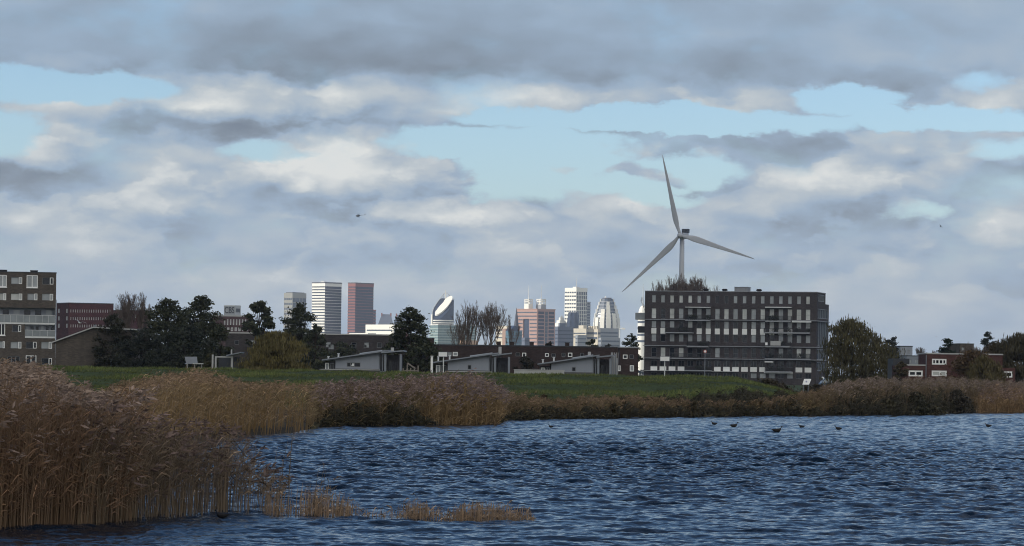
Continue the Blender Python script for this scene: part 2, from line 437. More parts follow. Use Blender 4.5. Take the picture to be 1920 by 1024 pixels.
def blades(name, px0, px1, count, seed, hmin=.06, hmax=.2):
    """short grass over the dike: three leaning blades per tuft"""
    rng = np.random.default_rng(seed)
    u = rng.uniform(px0, px1, count); y = 228 + 82*rng.random(count)**0.9
    x = (u-960)/F*y
    z = terrain(x, y)
    # patchiness
    pat = np.sin(x*0.55+np.sin(y*0.2)*2)+np.sin(y*0.43+x*0.12)+np.sin(x*0.21-y*0.31)*1.2
    keep = (z > 0.42) & (rng.random(count) < 0.62+0.15*pat)
    x, y, z, pat = x[keep], y[keep], z[keep], pat[keep]
    n = len(x); k = 3
    X = np.repeat(x, k); Y = np.repeat(y, k); Z = np.repeat(z, k)-0.02; n3 = n*k
    h = rng.uniform(hmin, hmax, n3)*np.repeat(np.clip(1+0.35*pat, .4, 1.8), k)
    yaw = rng.uniform(0, 2*np.pi, n3); w = rng.uniform(.02, .05, n3)
    lean = rng.uniform(.02, .15, n3); la = rng.normal(0.2, .9, n3)
    ox = rng.normal(0, .07, n3); oy = rng.normal(0, .07, n3)
    a = np.stack([X+ox-np.cos(yaw)*w, Y+oy-np.sin(yaw)*w, Z], -1)
    b = np.stack([X+ox+np.cos(yaw)*w, Y+oy+np.sin(yaw)*w, Z], -1)
    c = np.stack([X+ox+np.cos(la)*lean, Y+oy+np.sin(la)*lean, Z+h], -1)
    V_ = np.stack([a, b, c], 1).reshape(-1, 3)
    f = np.arange(n3*3, dtype=np.int32).reshape(-1, 3)
    base = np.array([.086, .108, .030]); dry = np.array([.15, .13, .058])
    t = np.clip(rng.normal(.12, .16, n) + 0.10*np.clip(-pat, 0, 2), 0, 1)[:, None]
    c0 = (base*(1-t)+dry*t)*(rng.uniform(.55, 1.4, n)*np.clip(1 + .22*pat, .5, 1.6))[:, None]
    colr = np.repeat(np.repeat(c0, k, 0), 3, 0)
    return tag(link(name, raw_mesh(name, V_, [f], col=colr), leafmat('grass_blades', .8, .2)), 'short green turf on the dike face, thinner and browner in patches', 'grass', kind='stuff')
blades('grass', -250, 1640, 90000, 5)
# ================================================================ REEDS
def reeds(name, label, x, y, z0, h, seed, stem=(0.213,0.144,0.069), leaf=(0.250,0.156,0.062), plume=(0.250,0.181,0.144), plume_p=0.9, nleaf=5, sw=.007, lw=.014, var=.3, lean=.10, psize=1.0, leaf_len=.38, wind=1.0, stem_grey=0.0, tmin=.18):
    rng = np.random.default_rng(seed); n = len(x)
    up = np.array([0, 0, 1.0])
    base = np.stack([x, y, z0], -1)
    la = rng.normal(0.1, .8, n); ll = np.abs(rng.normal(lean, lean*.6, n))*h*wind
    tipo = np.stack([np.cos(la)*ll, np.sin(la)*ll, h], -1)
    def along(t):                                     # bent stem
        t = np.asarray(t)[..., None]
        return base + tipo*np.concatenate([t**2, t**2, t - 0.06*t**2*0], -1)
    tone = rng.uniform(1-var, 1+var, n)[:, None]
    patch = (0.5+0.5*np.sin(x*0.8+np.sin(y*0.35)*1.7)*np.cos(y*0.23+x*0.11))[:, None]
    VS, FS, CS = [], [], []; off = 0
    def put(vs, faces, col):                          # vs: (n,k,3)
        nonlocal off
        n_, k = vs.shape[:2]
        VS.append(vs.reshape(-1, 3))
        FS.extend([(np.arange(n_)[:, None]*k + off + np.array(f)[None]).astype(np.int32) for f in faces])
        CS.append(np.repeat(col, k, 0)); off += n_*k
    # stems: 3-segment tapering ribbons
    yaw = rng.uniform(-.9, .9, n)
    side = np.stack([np.cos(yaw), np.sin(yaw), 0*yaw], -1)
    ts = [0, .45, .8, 1.0]; ws = [sw, sw*.9, sw*.6, sw*.35]
    pts = []
    for t, w in zip(ts, ws):
        p = along(np.full(n, t)); pts += [p - side*w, p + side*w]
    put(np.stack(pts, 1), [(0,1,3,2),(2,3,5,4),(4,5,7,6)], np.array(stem)*tone*(1+stem_grey*(patch-.5)))
    # leaves: two-segment blades that rise and then droop down-wind
    for k in range(nleaf):
        t = rng.uniform(tmin, .93, n); p = along(t)
        az = rng.normal(0.0, 1.25, n) + np.where(rng.random(n) < .22, np.pi, 0)
        L = leaf_len*rng.uniform(.55, 1.25, n)*(0.6+.4*np.minimum(h/2.2, 1.2))
        rise = rng.uniform(.25, .75, n); droop = rng.uniform(-.45, .35, n)
        d1 = np.stack([np.cos(az)*.55, np.sin(az)*.55, rise], -1)*L[:, None]
        d2 = d1 + np.stack([np.cos(az)*.55, np.sin(az)*.55, droop], -1)*L[:, None]
        sd = np.stack([-np.sin(az)*.5, np.cos(az)*.5, rng.uniform(.4, 1, n)], -1)*(lw*rng.uniform(.6,1.2,n))[:, None]
        vs = np.stack([p - sd*.5, p + sd*.5, p + d1 + sd, p + d1 - sd, p + d2], 1)
        light = np.where(rng.random(n) < .05, 2.2, 1.0)[:, None]
        put(vs, [(0,1,2,3),(3,2,4)], np.array(leaf)*tone*light*rng.uniform(.65,1.3,n)[:, None])
    # plumes: feathery heads nodding down-wind, five drooping tufts each
    m = rng.random(n) < plume_p
    if m.any():
        b0 = along(np.full(n, .97))[m]; nm = m.sum(); hm = h[m]
        az0 = rng.normal(.05, .55, nm); pl = psize*rng.uniform(.20, .36, nm)
        axis = np.stack([np.cos(az0)*rng.uniform(.35,.9,nm), np.sin(az0)*.7, rng.uniform(.25,.8,nm)], -1)
        axis /= np.linalg.norm(axis, axis=1)[:, None]
        pc = np.array(plume)*tone[m]*(0.85+.35*patch[m])
        for k in range(6):
            f = rng.uniform(0, .75, nm)[:, None]
            s0 = b0 + axis*pl[:, None]*f
            d = axis*rng.uniform(.5,.9,nm)[:,None] + np.stack([rng.normal(.25,.4,nm), rng.normal(0,.4,nm), rng.normal(-.35,.35,nm)], -1)
            L = pl*rng.uniform(.35, .6, nm)*(1.1-.5*f[:, 0])
            e = s0 + d*L[:, None]
            sd = np.cross(d, rng.normal(0, 1, (nm, 3))); sd /= np.linalg.norm(sd, axis=1)[:, None]+1e-9
            wv_ = sd*(L*rng.uniform(.10, .2, nm))[:, None]
            mid = s0*.55 + e*.45
            put(np.stack([s0, mid+wv_, e, mid-wv_], 1), [(0,1,2,3)], pc*rng.uniform(.7, 1.35, nm)[:, None])
    f4 = [f for f in FS if f.shape[1] == 4]; f3 = [f for f in FS if f.shape[1] == 3]
    me = raw_mesh(name, np.concatenate(VS), [np.concatenate(f4)] + ([np.concatenate(f3)] if f3 else []), col=np.clip(np.concatenate(CS), 0, 1))
    return tag(link(name, me, leafmat('reed_stalks', .7, .22, .3)), label, 'reeds', kind='stuff')

TOP = [(-400,670),(0,681),(46,688),(71,704),(110,731),(153,741),(178,745),(199,729),(267,714),(320,704),(373,696),(402,712),(444,722),(498,719),(533,720),(600,727),(650,723),(700,721),(780,713),(820,711),(860,708),(885,712),(920,727),(960,742),(1000,748),(1050,752),(1100,746),(1200,746),(1300,752),(1400,752),(1480,742),(1530,732),(1560,722),(1620,714),(1680,716),(1760,713),(1850,718),(1920,720),(2400,716)]
TU = [uv(a, b)[0] for a, b in TOP]; TV = [uv(a, b)[1] for a, b in TOP]
def zmax(u, y): return EYE + (700 - np.interp(u, TU, TV))/F*y
def scatter(n, u0, u1, y0, y1, rng):
    """even over the ground: lateral width grows with distance"""
    y = np.sqrt(rng.uniform(y0*y0, y1*y1, n)); u = rng.uniform(u0, u1, n)
    return u, y, (u-960)/F*y
EDGE_D = [60,68,80,100,120,140,152,163,170]; EDGE_U = [150,170,205,262,318,385,470,572,585]
FR_U = [-700,0,100,200,300,400,480]; FR_D = [58,63.2,64.3,65.5,68.5,70.5,71.8]
# --- the near stand on the left: solid, many plumes
rng = np.random.default_rng(21)
u, y, x = scatter(21000, -380, 600, 58, 170, rng)
front = np.interp(u, FR_U, FR_D); right = np.interp(y, EDGE_D, EDGE_U)
nearb = rng.random(len(u)) < np.where(y < 78, 1.0, np.where(y < 100, .8, .62))
keep = (y > front) & (u < right + 8*np.sin(y*1.3)) & nearb
u, y, x = u[keep], y[keep], x[keep]
hh = np.minimum(rng.normal(2.85, .28, len(u)), zmax(u, y)*rng.normal(.985, .045, len(u)))
hh = np.where(y < 96, np.minimum(hh, np.interp(u, [110,180,260], [3.2,2.25,1.9])*rng.normal(1,.06,len(u))), hh)
hh = np.maximum(hh, 1.0)
g1 = (u < 195) & (y < 112)
reeds('reeds', 'tall plumed reeds massed at the near left shore, dull purple-brown heads', x[g1], y[g1], np.full(g1.sum(), -.05), hh[g1], 31, plume=(.250,.180,.135), leaf=(.195,.118,.070), stem=(.200,.126,.072), nleaf=5)
g2 = ~g1
reeds('reeds', 'golden brown reeds bending in the wind behind the near left stand', x[g2], y[g2], np.full(g2.sum(), -.05), hh[g2], 32, plume=(0.294,0.194,0.119), leaf=(.235,.160,.085), stem=(0.250,0.156,0.062), nleaf=6, leaf_len=.48, lean=.16, sw=.009, lw=.018)
# extra rank of dense stalks right at the waterline on the left
rng = np.random.default_rng(22)
u = rng.uniform(-300, 250, 4200); y = np.interp(u, FR_U, FR_D) + rng.gamma(1.5, 1.6, len(u)); x = (u-960)/F*y
hh = np.minimum(rng.uniform(1.1, 2.8, len(u)), zmax(u, y)*.98)
reeds('reeds', 'bare brown reed stalks standing close in the water along the left front edge', x, y, np.full(len(u), -.1), hh, 33, plume_p=.25, nleaf=3, stem=(.188,.122,.072), leaf=(.185,.108,.062))
# --- thin fringe you can see the water through
rng = np.random.default_rng(23)
n = 1000
u = 150 + 385*rng.beta(1.0, 1.8, n); y = np.interp(u, FR_U, FR_D) + rng.gamma(1.4, 1.3, n); x = (u-960)/F*y
hm_ = np.interp(u, [150,200,250,300,420,470,500,560], [2.45,2.15,2.0,1.9,1.8,1.5,1.05,.6])
hh = hm_*rng.beta(5, 1.7, n)*1.08
reeds('reeds', 'thin fringe of slender dark reeds with water showing between the stalks', x, y, np.full(n, -.1), hh, 34, plume_p=.4, nleaf=4, tmin=.45, sw=.006, stem=(0.188,0.138,0.088), leaf=(0.150,0.106,0.069), plume=(0.163,0.112,0.094), leaf_len=.30, lean=.13)
# --- short stubble running out to the right
rng = np.random.default_rng(24)
cl = [(a, b, int(c*.42)) for a, b, c in [(510,8,70),(530,12,90),(575,12,110),(592,14,200),(600,9,90),(625,16,100),(642,14,150),(660,20,60),(690,25,60),(740,30,90),(776,18,220),(790,16,200),(812,22,70),(860,24,230),(880,20,260),(905,30,230),(930,26,280),(960,26,200),(985,14,160)]]
uu = np.concatenate([rng.normal(a, b, c) for a, b, c in cl]); uu = uu[(uu > 470) & (uu < 1000)]
fy = np.interp(uu, [470,600,700,850,1000], [967,969,973,978,979]) - rng.uniform(0, 5, len(uu))
pw = np.array([on_water(a, b) for a, b in zip(uu, fy)])
hm_ = np.interp(uu, [470,520,560,600,640,680,740,776,800,830,870,930,985,1000], [.95,.55,.62,.62,.5,.22,.28,.45,.35,.25,.38,.40,.30,.2])
hh = hm_*rng.uniform(.25, 1.2, len(uu))
reeds('reeds', 'row of short broken tan reed stubble standing in open water', pw[:,0], pw[:,1], np.full(len(uu), -.06), hh, 35, plume_p=0, nleaf=1, stem=(0.300,0.206,0.131), leaf=(0.250,0.175,0.112), leaf_len=.16, sw=.006, lean=.08, var=.4)
tall = np.array([on_water(a, 968) for a in (506,518,538,541,596,604,612,618,588,522)])
reeds('reeds', 'few lone tall reed stalks standing apart from the fringe', tall[:,0], tall[:,1], np.full(10, -.06), np.array([1.5,1.2,1.95,1.7,1.2,1.05,.9,.8,1.1,1.6]), 36, plume_p=.6, nleaf=4, stem=(0.163,0.125,0.088), leaf=(0.138,0.100,0.062), leaf_len=.22)
# --- the far bank
def bank(label, u0, u1, d0, d1, n, seed, hmul=1.0, hcap=2.9, **kw):
    rng = np.random.default_rng(seed)
    u = rng.uniform(u0, u1, n); sd = np.interp(u, SH_U, SH_D)
    y = sd + d0 + (d1-d0)*rng.random(n)**.8; x = (u-960)/F*y
    z = terrain(x, y)
    hh = np.minimum((zmax(u, y) - z)*rng.normal(.93, .09, n)*hmul, hcap*rng.uniform(.8, 1.05, n))*(.93 + .10*np.sin(u*.11+y*.35) + .08*np.sin(u*.29+1) + .05*np.sin(u*.61+y))
    k = (hh > .25) & (rng.random(n) < np.clip((u-u0)/30 + .1*np.sin(y), .12, 1)) & (rng.random(n) < np.clip((u1-u)/30, .12, 1))
    kw = dict(dict(sw=.014, lw=.028, nleaf=4, leaf_len=.42, psize=1.25), **kw)
    return reeds('reeds', label, x[k], y[k], z[k]-.05, hh[k], seed+100, **kw)
bank('purple-brown plumed reeds along the far bank left of its corner', 575, 800, -1.0, 22, 6000, 41, plume=(0.237,0.169,0.144), leaf=(0.150,0.106,0.050), stem=(0.163,0.112,0.056))
bank('orange-brown reeds on the projecting corner of the far bank', 785, 955, -1.2, 20, 4800, 42, plume=(0.237,0.175,0.156), leaf=(.240,.160,.075), stem=(.235,.155,.072))
bank('low brown reeds fringing the far bank below the green dike', 940, 1560, -0.5, 9, 9000, 43, plume=(0.237,0.156,0.094), leaf=(0.156,0.112,0.050), stem=(0.175,0.119,0.062), psize=1.0, plume_p=.7)
bank('dusky reeds on the right end of the far bank in front of the brick houses', 1530, 2330, -0.5, 48, 23000, 44, plume=(.225,.168,.132), leaf=(0.150,0.106,0.056), stem=(0.150,0.106,0.062))
bank('orange reed stand at the water on the far right of the lake', 1826, 2150, -4.0, 5, 4600, 45, hmul=.86, plume=(0.237,0.163,0.125), leaf=(.255,.165,.080), stem=(.27,.172,.085))
def sedge(label, u0, u1, n, seed, h0, h1, d0=-0.8, d1=3.5):
    """dark rank undergrowth at the waterline"""
    rng = np.random.default_rng(seed)
    u = rng.uniform(u0, u1, n); sd = np.interp(u, SH_U, SH_D); y = sd + rng.uniform(d0, d1, n); x = (u-960)/F*y
    hh = rng.uniform(h0, h1, n)*(1+.45*np.sin(u*.13)*np.sin(u*.043+2))*np.clip((u-u0)/40, .15, 1)*np.clip((u1-u)/40, .15, 1)
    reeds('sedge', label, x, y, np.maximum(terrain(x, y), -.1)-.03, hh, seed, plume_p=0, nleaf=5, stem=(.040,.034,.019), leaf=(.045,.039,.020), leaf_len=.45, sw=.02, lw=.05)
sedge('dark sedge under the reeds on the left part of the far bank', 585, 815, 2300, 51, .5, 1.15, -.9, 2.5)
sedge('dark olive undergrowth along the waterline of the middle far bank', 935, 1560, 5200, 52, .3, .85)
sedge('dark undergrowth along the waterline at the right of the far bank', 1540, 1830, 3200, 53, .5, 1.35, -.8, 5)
# ================================================================ TREES AND SHRUBS
def segs_mesh(name, S, n=5):
    """S: list of (p0,p1,r0,r1) -> one mesh of tapered limbs"""
    P0 = np.array([s[0] for s in S], float); P1 = np.array([s[1] for s in S], float)
    r0 = np.array([s[2] for s in S]); r1 = np.array([s[3] for s in S])
    d = P1-P0; d /= np.linalg.norm(d, axis=1)[:, None]+1e-9
    ref = np.where(np.abs(d[:, 2:3]) > .9, np.array([[1., 0, 0]]), np.array([[0, 0, 1.]]))
    a = np.cross(d, ref); a /= np.linalg.norm(a, axis=1)[:, None]+1e-9; b = np.cross(d, a)
    vs = []
    for P, r in ((P0, r0), (P1, r1)):
        for i in range(n):
            t = 2*np.pi*i/n
            vs.append(P + a*(r*np.cos(t))[:, None] + b*(r*np.sin(t))[:, None])
    V_ = np.stack(vs, 1).reshape(-1, 3); N = len(S)
    f = np.concatenate([np.arange(N)[:, None]*2*n + np.array([[i, (i+1)%n, (i+1)%n+n, i+n]]) for i in range(n)])
    return raw_mesh(name, V_, [f.astype(np.int32)])
def branch(S, tips, p, d, L, r, depth, rng, spread=.5, up=.15, kids=3, shrink=.68, rmin=.012):
    steps = 2; q = np.array(p, float); d = np.array(d, float)
    for k in range(steps):
        d2 = d + rng.normal(0, .10, 3); d2[2] += up*.3; d2 /= np.linalg.norm(d2)
        e = q + d2*L/steps; ra = r*(1-.3*k/steps); rb = r*(1-.3*(k+1)/steps)
        S.append((q, e, max(ra, rmin), max(rb, rmin*.6))); q = e; d = d2
        if depth > 0 and k == 0 and rng.random() < .7:
            nd = d + rng.normal(0, spread, 3); nd[2] += up; nd /= np.linalg.norm(nd)
            branch(S, tips, q, nd, L*shrink*rng.uniform(.7,1), r*.5, depth-1, rng, spread, up, kids, shrink, rmin)
    if depth <= 0: tips.append(q); return
    for k in range(kids):
        nd = d + rng.normal(0, spread, 3); nd[2] += up; nd /= np.linalg.norm(nd)
        branch(S, tips, q, nd, L*shrink*rng.uniform(.75, 1.1), r*.62, depth-1, rng, spread, up, kids, shrink, rmin)
def leaf_quads(name, C, size, col, rng, flat=.0, droop=None):
    n = len(C)
    a = rng.normal(0, 1, (n, 3)); a[:, 2] *= (1-flat); a /= np.linalg.norm(a, axis=1)[:, None]+1e-9
    b = np.cross(a, rng.normal(0, 1, (n, 3))); b /= np.linalg.norm(b, axis=1)[:, None]+1e-9
    if droop is not None:
        a = np.stack([rng.normal(0,.12,n), rng.normal(0,.12,n), np.full(n,-1.)], -1)
        b = np.stack([np.cos(rng.uniform(0,6.3,n)), np.sin(rng.uniform(0,6.3,n)), np.zeros(n)], -1)
        la, lb = size*droop, size*.22
    else: la, lb = size*.62, size*.42
    la = la*rng.uniform(.6, 1.3, n) if np.isscalar(la) else la*rng.uniform(.6,1.3,n); lb = lb*rng.uniform(.6, 1.3, n)
    V_ = np.stack([C-a*la[:, None], C+b*lb[:, None]+a*(la*.1)[:, None], C+a*la[:, None], C-b*lb[:, None]], 1).reshape(-1, 3)
    f = np.arange(n*4, dtype=np.int32).reshape(-1, 4)
    return raw_mesh(name, V_, [f], col=np.repeat(np.clip(col, 0, 1), 4, 0))
BARK = lambda: mat('bark', (.045,.036,.028), .95, .3, 1.5, .15)
BARKT = lambda: mat('twig_bark', (.145,.115,.098), .95, .25, 1.5, .15)
BARKP = lambda: mat('pale_bark', (.13,.11,.095), .95, .25, 1.5, .15)
def ground_z(x, y): return float(terrain(np.array([x]), np.array([y]))[0])
def leafy(label, px, D, pytop, wpx, pybase=None, seed=1, col=(.022,.030,.016), col2=(.045,.050,.022), nclump=70, nleaf=5200, size=.30, prof=None, cat='tree', name='broadleaf_tree', gap=.0, trunk_h=.25, flat=0.0, group='trees between the town and the dike', lump=.17, ybias=1.0, droop=None):
    """tapered trunk + limbs + a crown of many leaf faces gathered in clumps.
    prof: list of (relative height, relative half width, sideways shift) describing the outline"""
    rng = np.random.default_rng(seed)
    p = at(px, pytop, D); gz = ground_z(p.x, D); H = p.z - gz; Wd = wpx*D/F/2
    root = thing(name, label, cat, (p.x, D, gz-.05), 0, group)
    prof = prof or [(.12,.45,0),(.3,.9,0),(.5,1,0),(.7,.85,0),(.88,.5,0),(1,.12,0)]
    ph, pw_, ps = zip(*prof)
    S, cl = [], []
    r0 = max(.10, H*.022)
    th = H*(trunk_h+.12)
    q = np.zeros(3)
    for k in range(6):                                   # trunk, slightly crooked, to 80 % of the height
        t = (k+1)/6*.8; e = np.array([np.interp(t, ph, ps)*Wd*.8 + rng.normal(0, .04)*H*.3*t, rng.normal(0, .02)*H, t*H])
        S.append((q, e, r0*(1-.75*k/6), r0*(1-.75*(k+1)/6))); q = e
    trunk_pts = [s[1] for s in S]
    nclump = int(nclump*1.3); nleaf = int(nleaf*1.3); lump = lump*.74
    for i in range(nclump):
        t = ph[0] + (1-ph[0])*rng.random()**ybias
        w = np.interp(t, ph, pw_)*Wd
        rr = w*math.sqrt(rng.uniform(.08, 1)); az = rng.uniform(0, 6.283)
        c = np.array([np.interp(t, ph, ps)*Wd + rr*math.cos(az), rr*math.sin(az)*.85, t*H*.975])
        cl.append((c, Wd*lump*rng.uniform(.6, 1.35)*(.55+.45*w/Wd)))
        if rng.random() < .55:
            tp = min(trunk_pts, key=lambda a: abs(a[2]-c[2]*.72)); S.append((tp*(.9) + c*.1, tp*.45+c*.55+np.array([0,0,-.02*H]), r0*.28, r0*.16)); S.append((tp*.45+c*.55+np.array([0,0,-.02*H]), c, r0*.16, r0*.06))
    link('trunk', segs_mesh('trunk', S), BARK(), root)
    cl_r = np.array([c[1] for c in cl]); prob = cl_r**2; prob /= prob.sum()
    ii = rng.choice(len(cl), nleaf, p=prob)
    cen = np.array([c[0] for c in cl])[ii]
    off = rng.normal(0, .85, (nleaf, 3))*np.array([1.2,1.1,.66])
    C = cen + off*cl_r[ii][:, None]
    C[:, 2] = np.maximum(C[:, 2], .15)
    tc = rng.random(len(cl))[ii][:, None]*.75 + rng.random((nleaf, 1))*.25
    colr = (np.array(col)*(1-tc)+np.array(col2)*tc)*rng.uniform(.7, 1.3, (nleaf, 1))
    link('crown', leaf_quads('crown', C, size*rng.uniform(.7,1.2,nleaf), colr, rng, flat, droop), leafmat('tree_leaves', .6, .12, .25), root)
    return root
def willow(label, px, D, pytop, wpx, seed=1, col=(.085,.070,.022), col2=(.05,.046,.018), nstr=420, group='trees between the town and the dike', lobes=((0,0,1,1),), name='willow_tree', size=.34, per=13):
    """weeping crown: strands of narrow leaves hanging from domed lobes. lobes: (x shift, height shift, width, height)"""
    rng = np.random.default_rng(seed)
    p = at(px, pytop, D); gz = ground_z(p.x, D); H = p.z - gz; Wd = wpx*D/F/2
    root = thing(name, label, 'tree', (p.x, D, gz-.05), 0, group)
    S = []; r0 = max(.15, H*.03)
    S.append((np.zeros(3), np.array([.05*Wd, 0, H*.35]), r0, r0*.75))
    Cs, Ts = [], []
    for lx, lz, lw_, lh in lobes:
        k_n = int(nstr*1.5*lw_*lw_)
        for i in range(k_n):
            az = rng.uniform(0, 6.283); rr = math.sqrt(rng.random())
            x = lx*Wd + rr*math.cos(az)*Wd*lw_; y = rr*math.sin(az)*Wd*lw_*.9
            top = H*(lh)*(1-.50*rr**2.2) * rng.uniform(.88, 1.02)
            ln = top*rng.uniform(.35, .95)*(.35+.65*rr)
            if i % 9 == 0:
                b = np.array([.05*Wd, 0, H*.35]); e = np.array([x, y, top]); mid = b*.5+e*.5+np.array([0, 0, .06*H])
                S += [(b, mid, r0*.4, r0*.2), (mid, e, r0*.2, r0*.06)]
            m_ = per; tt = np.sort(rng.random(m_))
            zz = np.maximum(top - ln*tt, .1)
            sway = .03*H*np.sin(tt*3+az)
            pts = np.stack([x + sway + rng.normal(0, .1, m_), y + rng.normal(0, .1, m_), zz], -1)
            Cs.append(pts); Ts.append(np.full(m_, rng.random()))
    C = np.concatenate(Cs); t = np.concatenate(Ts)[:, None]; n = len(C)
    colr = (np.array(col)*(1-t)+np.array(col2)*t)*rng.uniform(.65, 1.3, (n, 1))
    k_ = rng.random(n) < .45; C[k_] += rng.normal(0, .28, (k_.sum(), 3)); C[:, 2] = np.maximum(C[:, 2], .15)
    link('trunk', segs_mesh('trunk', S), BARK(), root)
    link('crown', leaf_quads('crown', C, size*rng.uniform(.7,1.3,n), colr, rng, droop=1.15), leafmat('tree_leaves', .6, .12, .25), root)
    return root
def bare(label, px, D, pytop, wpx, stems, seed=1, depth=4, pale=False, group='trees between the town and the dike', spread=.33, name='bare_tree', rmin=.011, up=.30, kids=3, shrink=.66, base_frac=.0, tight=1.0, dome=False):
    """leafless tree: recursively forking limbs; stems = [(x shift px, height fraction)]"""
    rng = np.random.default_rng(seed)
    p = at(px, pytop, D); gz = ground_z(p.x, D); H = p.z - gz; k = D/F
    root = thing(name, label, 'tree', (p.x, D, gz-.05), 0, group)
    S, T, tips = [], [], []
    for sx, hf in stems:
        s_0 = len(S); h = H*hf; r = max(.06, h*.0115)
        top = np.array([sx*k, rng.normal(0, .3), h*.42]); q = np.array([sx*k*.35, 0, 0])
        T.append((q, q*.5+top*.5, r, r*.85)); T.append((q*.5+top*.5, top, r*.85, r*.7))
        d = (top-q)/np.linalg.norm(top-q)
        for j in range(4):
            nd = d + rng.normal(0, spread, 3); nd[2] += up; nd /= np.linalg.norm(nd)
            branch(S, tips, top*(.8+.2*j/3)+q*(.2-.2*j/3), nd, h*.24*tight, r*.6, depth, rng, spread, up, kids, shrink, rmin)
        if dome:
            k2 = h/max(s_[1][2] for s_ in S[s_0:])
            S[s_0:] = [(s_[0]*np.array([1, 1, k2]), s_[1]*np.array([1, 1, k2]), s_[2], s_[3]) for s_ in S[s_0:]]
    zmax_ = max(s[1][2] for s in S); f = H/zmax_ if zmax_ > 0 else 1
    xs = np.array([s[1][0] for s in S]); half = np.percentile(np.abs(xs-np.median(xs)), 98); fx = (wpx*k/2)/max(half, .01)
    xm = np.median(xs)
    def sc(s): return tuple([np.array([(s[i][0]-xm)*fx if s[i][2] > 0 else s[i][0], s[i][1], s[i][2]*f]) for i in (0, 1)] + [s[2], s[3]])
    bm_ = BARKP() if pale else BARKT()
    link('trunk', segs_mesh('trunk', [sc(s) for s in T]), bm_, root)
    link('crown', segs_mesh('crown', [sc(s) for s in S], 3), bm_, root)
    return root
OV = [(.08,.5,0),(.3,.92,0),(.5,1,0),(.7,.86,.02),(.88,.55,0),(1,.15,0)]
DK, DK2 = (.028,.034,.019), (.062,.066,.032)
G_ = 'trees between the town and the dike'
# dark mass on the left, tree by tree
leafy('dark dense tree standing right behind the low shed-roofed brick house', 212, 455, 588, 74, seed=61, col=DK, col2=(.040,.034,.020), nclump=80, nleaf=5200)
bare('pale twiggy bare tree above the brick house, the taller left crown', 238, 640, 544, 62, [(-6,1),(8,.95),(0,.9)], seed=62, depth=5, spread=.30, rmin=.011)
bare('smaller bare twiggy tree just right of the taller bare one', 268, 640, 546, 36, [(0,1),(5,.9)], seed=63, depth=5, spread=.28, rmin=.011)
leafy('broad dark evergreen with feathery top, left of the two tallest dark trees', 310, 440, 556, 92, seed=64, col=DK, col2=DK2, prof=[(.05,.8,0),(.3,1,0),(.55,1,.02),(.78,.75,.05),(.92,.45,.08),(1,.12,.1)], nclump=120, nleaf=8000, flat=.4)
leafy('tallest dark evergreen of the left clump, its top standing clear', 378, 450, 552, 96, seed=65, col=DK, col2=DK2, prof=[(.05,.95,.1),(.3,1,.1),(.55,.95,.02),(.8,.7,-.02),(.94,.4,-.02),(1,.1,0)], nclump=120, nleaf=8200, flat=.4)
leafy('low dark bushy tree filling the gap at the foot of the left clump', 345, 425, 612, 130, seed=66, col=(.022,.028,.018), col2=(.03,.034,.019), nclump=110, nleaf=7000, prof=[(.03,.95,0),(.4,1,0),(.7,.9,0),(1,.3,0)])
leafy('dark bushy tree at the left foot of the clump beside the brick house', 268, 430, 616, 96, seed=67, col=(.022,.028,.020), col2=(.03,.032,.02), nclump=90, nleaf=6000, prof=[(.03,.95,0),(.4,1,0),(.7,.9,0),(1,.3,0)])
leafy('dark leaning shrub-like tree on the right flank of the left clump', 418, 430, 600, 60, seed=68, col=DK, col2=DK2, nclump=60, nleaf=3600, prof=[(.03,.9,0),(.4,1,-.1),(.7,.7,-.3),(1,.2,-.5)])
leafy('open airy round tree left of the grey office tower', 487, 520, 561, 66, seed=69, col=DK, col2=DK2, nclump=46, nleaf=2700, prof=[(.38,.4,.1),(.5,.8,.05),(.65,1,0),(.82,.75,-.05),(1,.2,-.1)], size=.46, flat=.5, lump=.16)
leafy('dark full-crowned tree in front of the grey office tower', 563, 500, 567, 78, seed=70, col=DK, col2=DK2, nclump=85, nleaf=5200, prof=[(.2,.7,0),(.4,1,0),(.6,1,0),(.8,.75,-.02),(1,.2,0)], flat=.4)
leafy('small dark tree filling in below the full-crowned one', 592, 490, 607, 56, seed=71, col=DK, col2=DK2, nclump=50, nleaf=3000)
leafy('lone dark cedar-like tree between two grey gabled houses', 771, 440, 572, 106, seed=72, col=(.026,.034,.019), col2=(.058,.062,.030), nclump=130, nleaf=8000, prof=[(.05,.5,.1),(.22,.85,.12),(.38,1,.08),(.52,.86,.04),(.66,.62,0),(.80,.58,-.03),(.9,.42,-.02),(1,.1,0)], flat=.55, lump=.15)
leafy('broad olive-brown weeping willow right on top of the dike', 519, 345, 622, 148, seed=73, col=(.080,.066,.025), col2=(.170,.138,.048), nclump=210, nleaf=14000, size=.21, name='willow_tree', prof=[(.02,.98,0),(.25,1,0),(.5,.92,.02),(.72,.74,.05),(.9,.48,.08),(1,.16,.0)], droop=1.0, lump=.13)
bare('left of a pair of tall bare poplars in front of the green glass office', 880, 620, 560, 60, [(-3,1),(5,.93),(-8,.86)], seed=74, depth=4, spread=.26, up=.42, rmin=.011)
bare('right of a pair of tall bare poplars, denser and fan-shaped', 922, 620, 563, 56, [(0,1),(7,.97),(-7,.9)], seed=75, depth=4, spread=.27, up=.40, rmin=.011)
bare('low grey twiggy tree at the left foot of the bare poplars', 862, 640, 604, 40, [(0,1),(6,.9)], seed=76, depth=4, spread=.36, rmin=.011)
bare('grey twiggy tree behind the red-brown tower with the dark slot', 958, 900, 596, 34, [(0,1)], seed=77, depth=4, spread=.32, rmin=.016)
leafy('small dark tree rising over the brick terrace below the cream blocks', 1108, 600, 634, 36, seed=78, col=DK, col2=DK2, nclump=36, nleaf=1500, prof=[(.45,.6,0),(.7,1,0),(1,.25,0)])
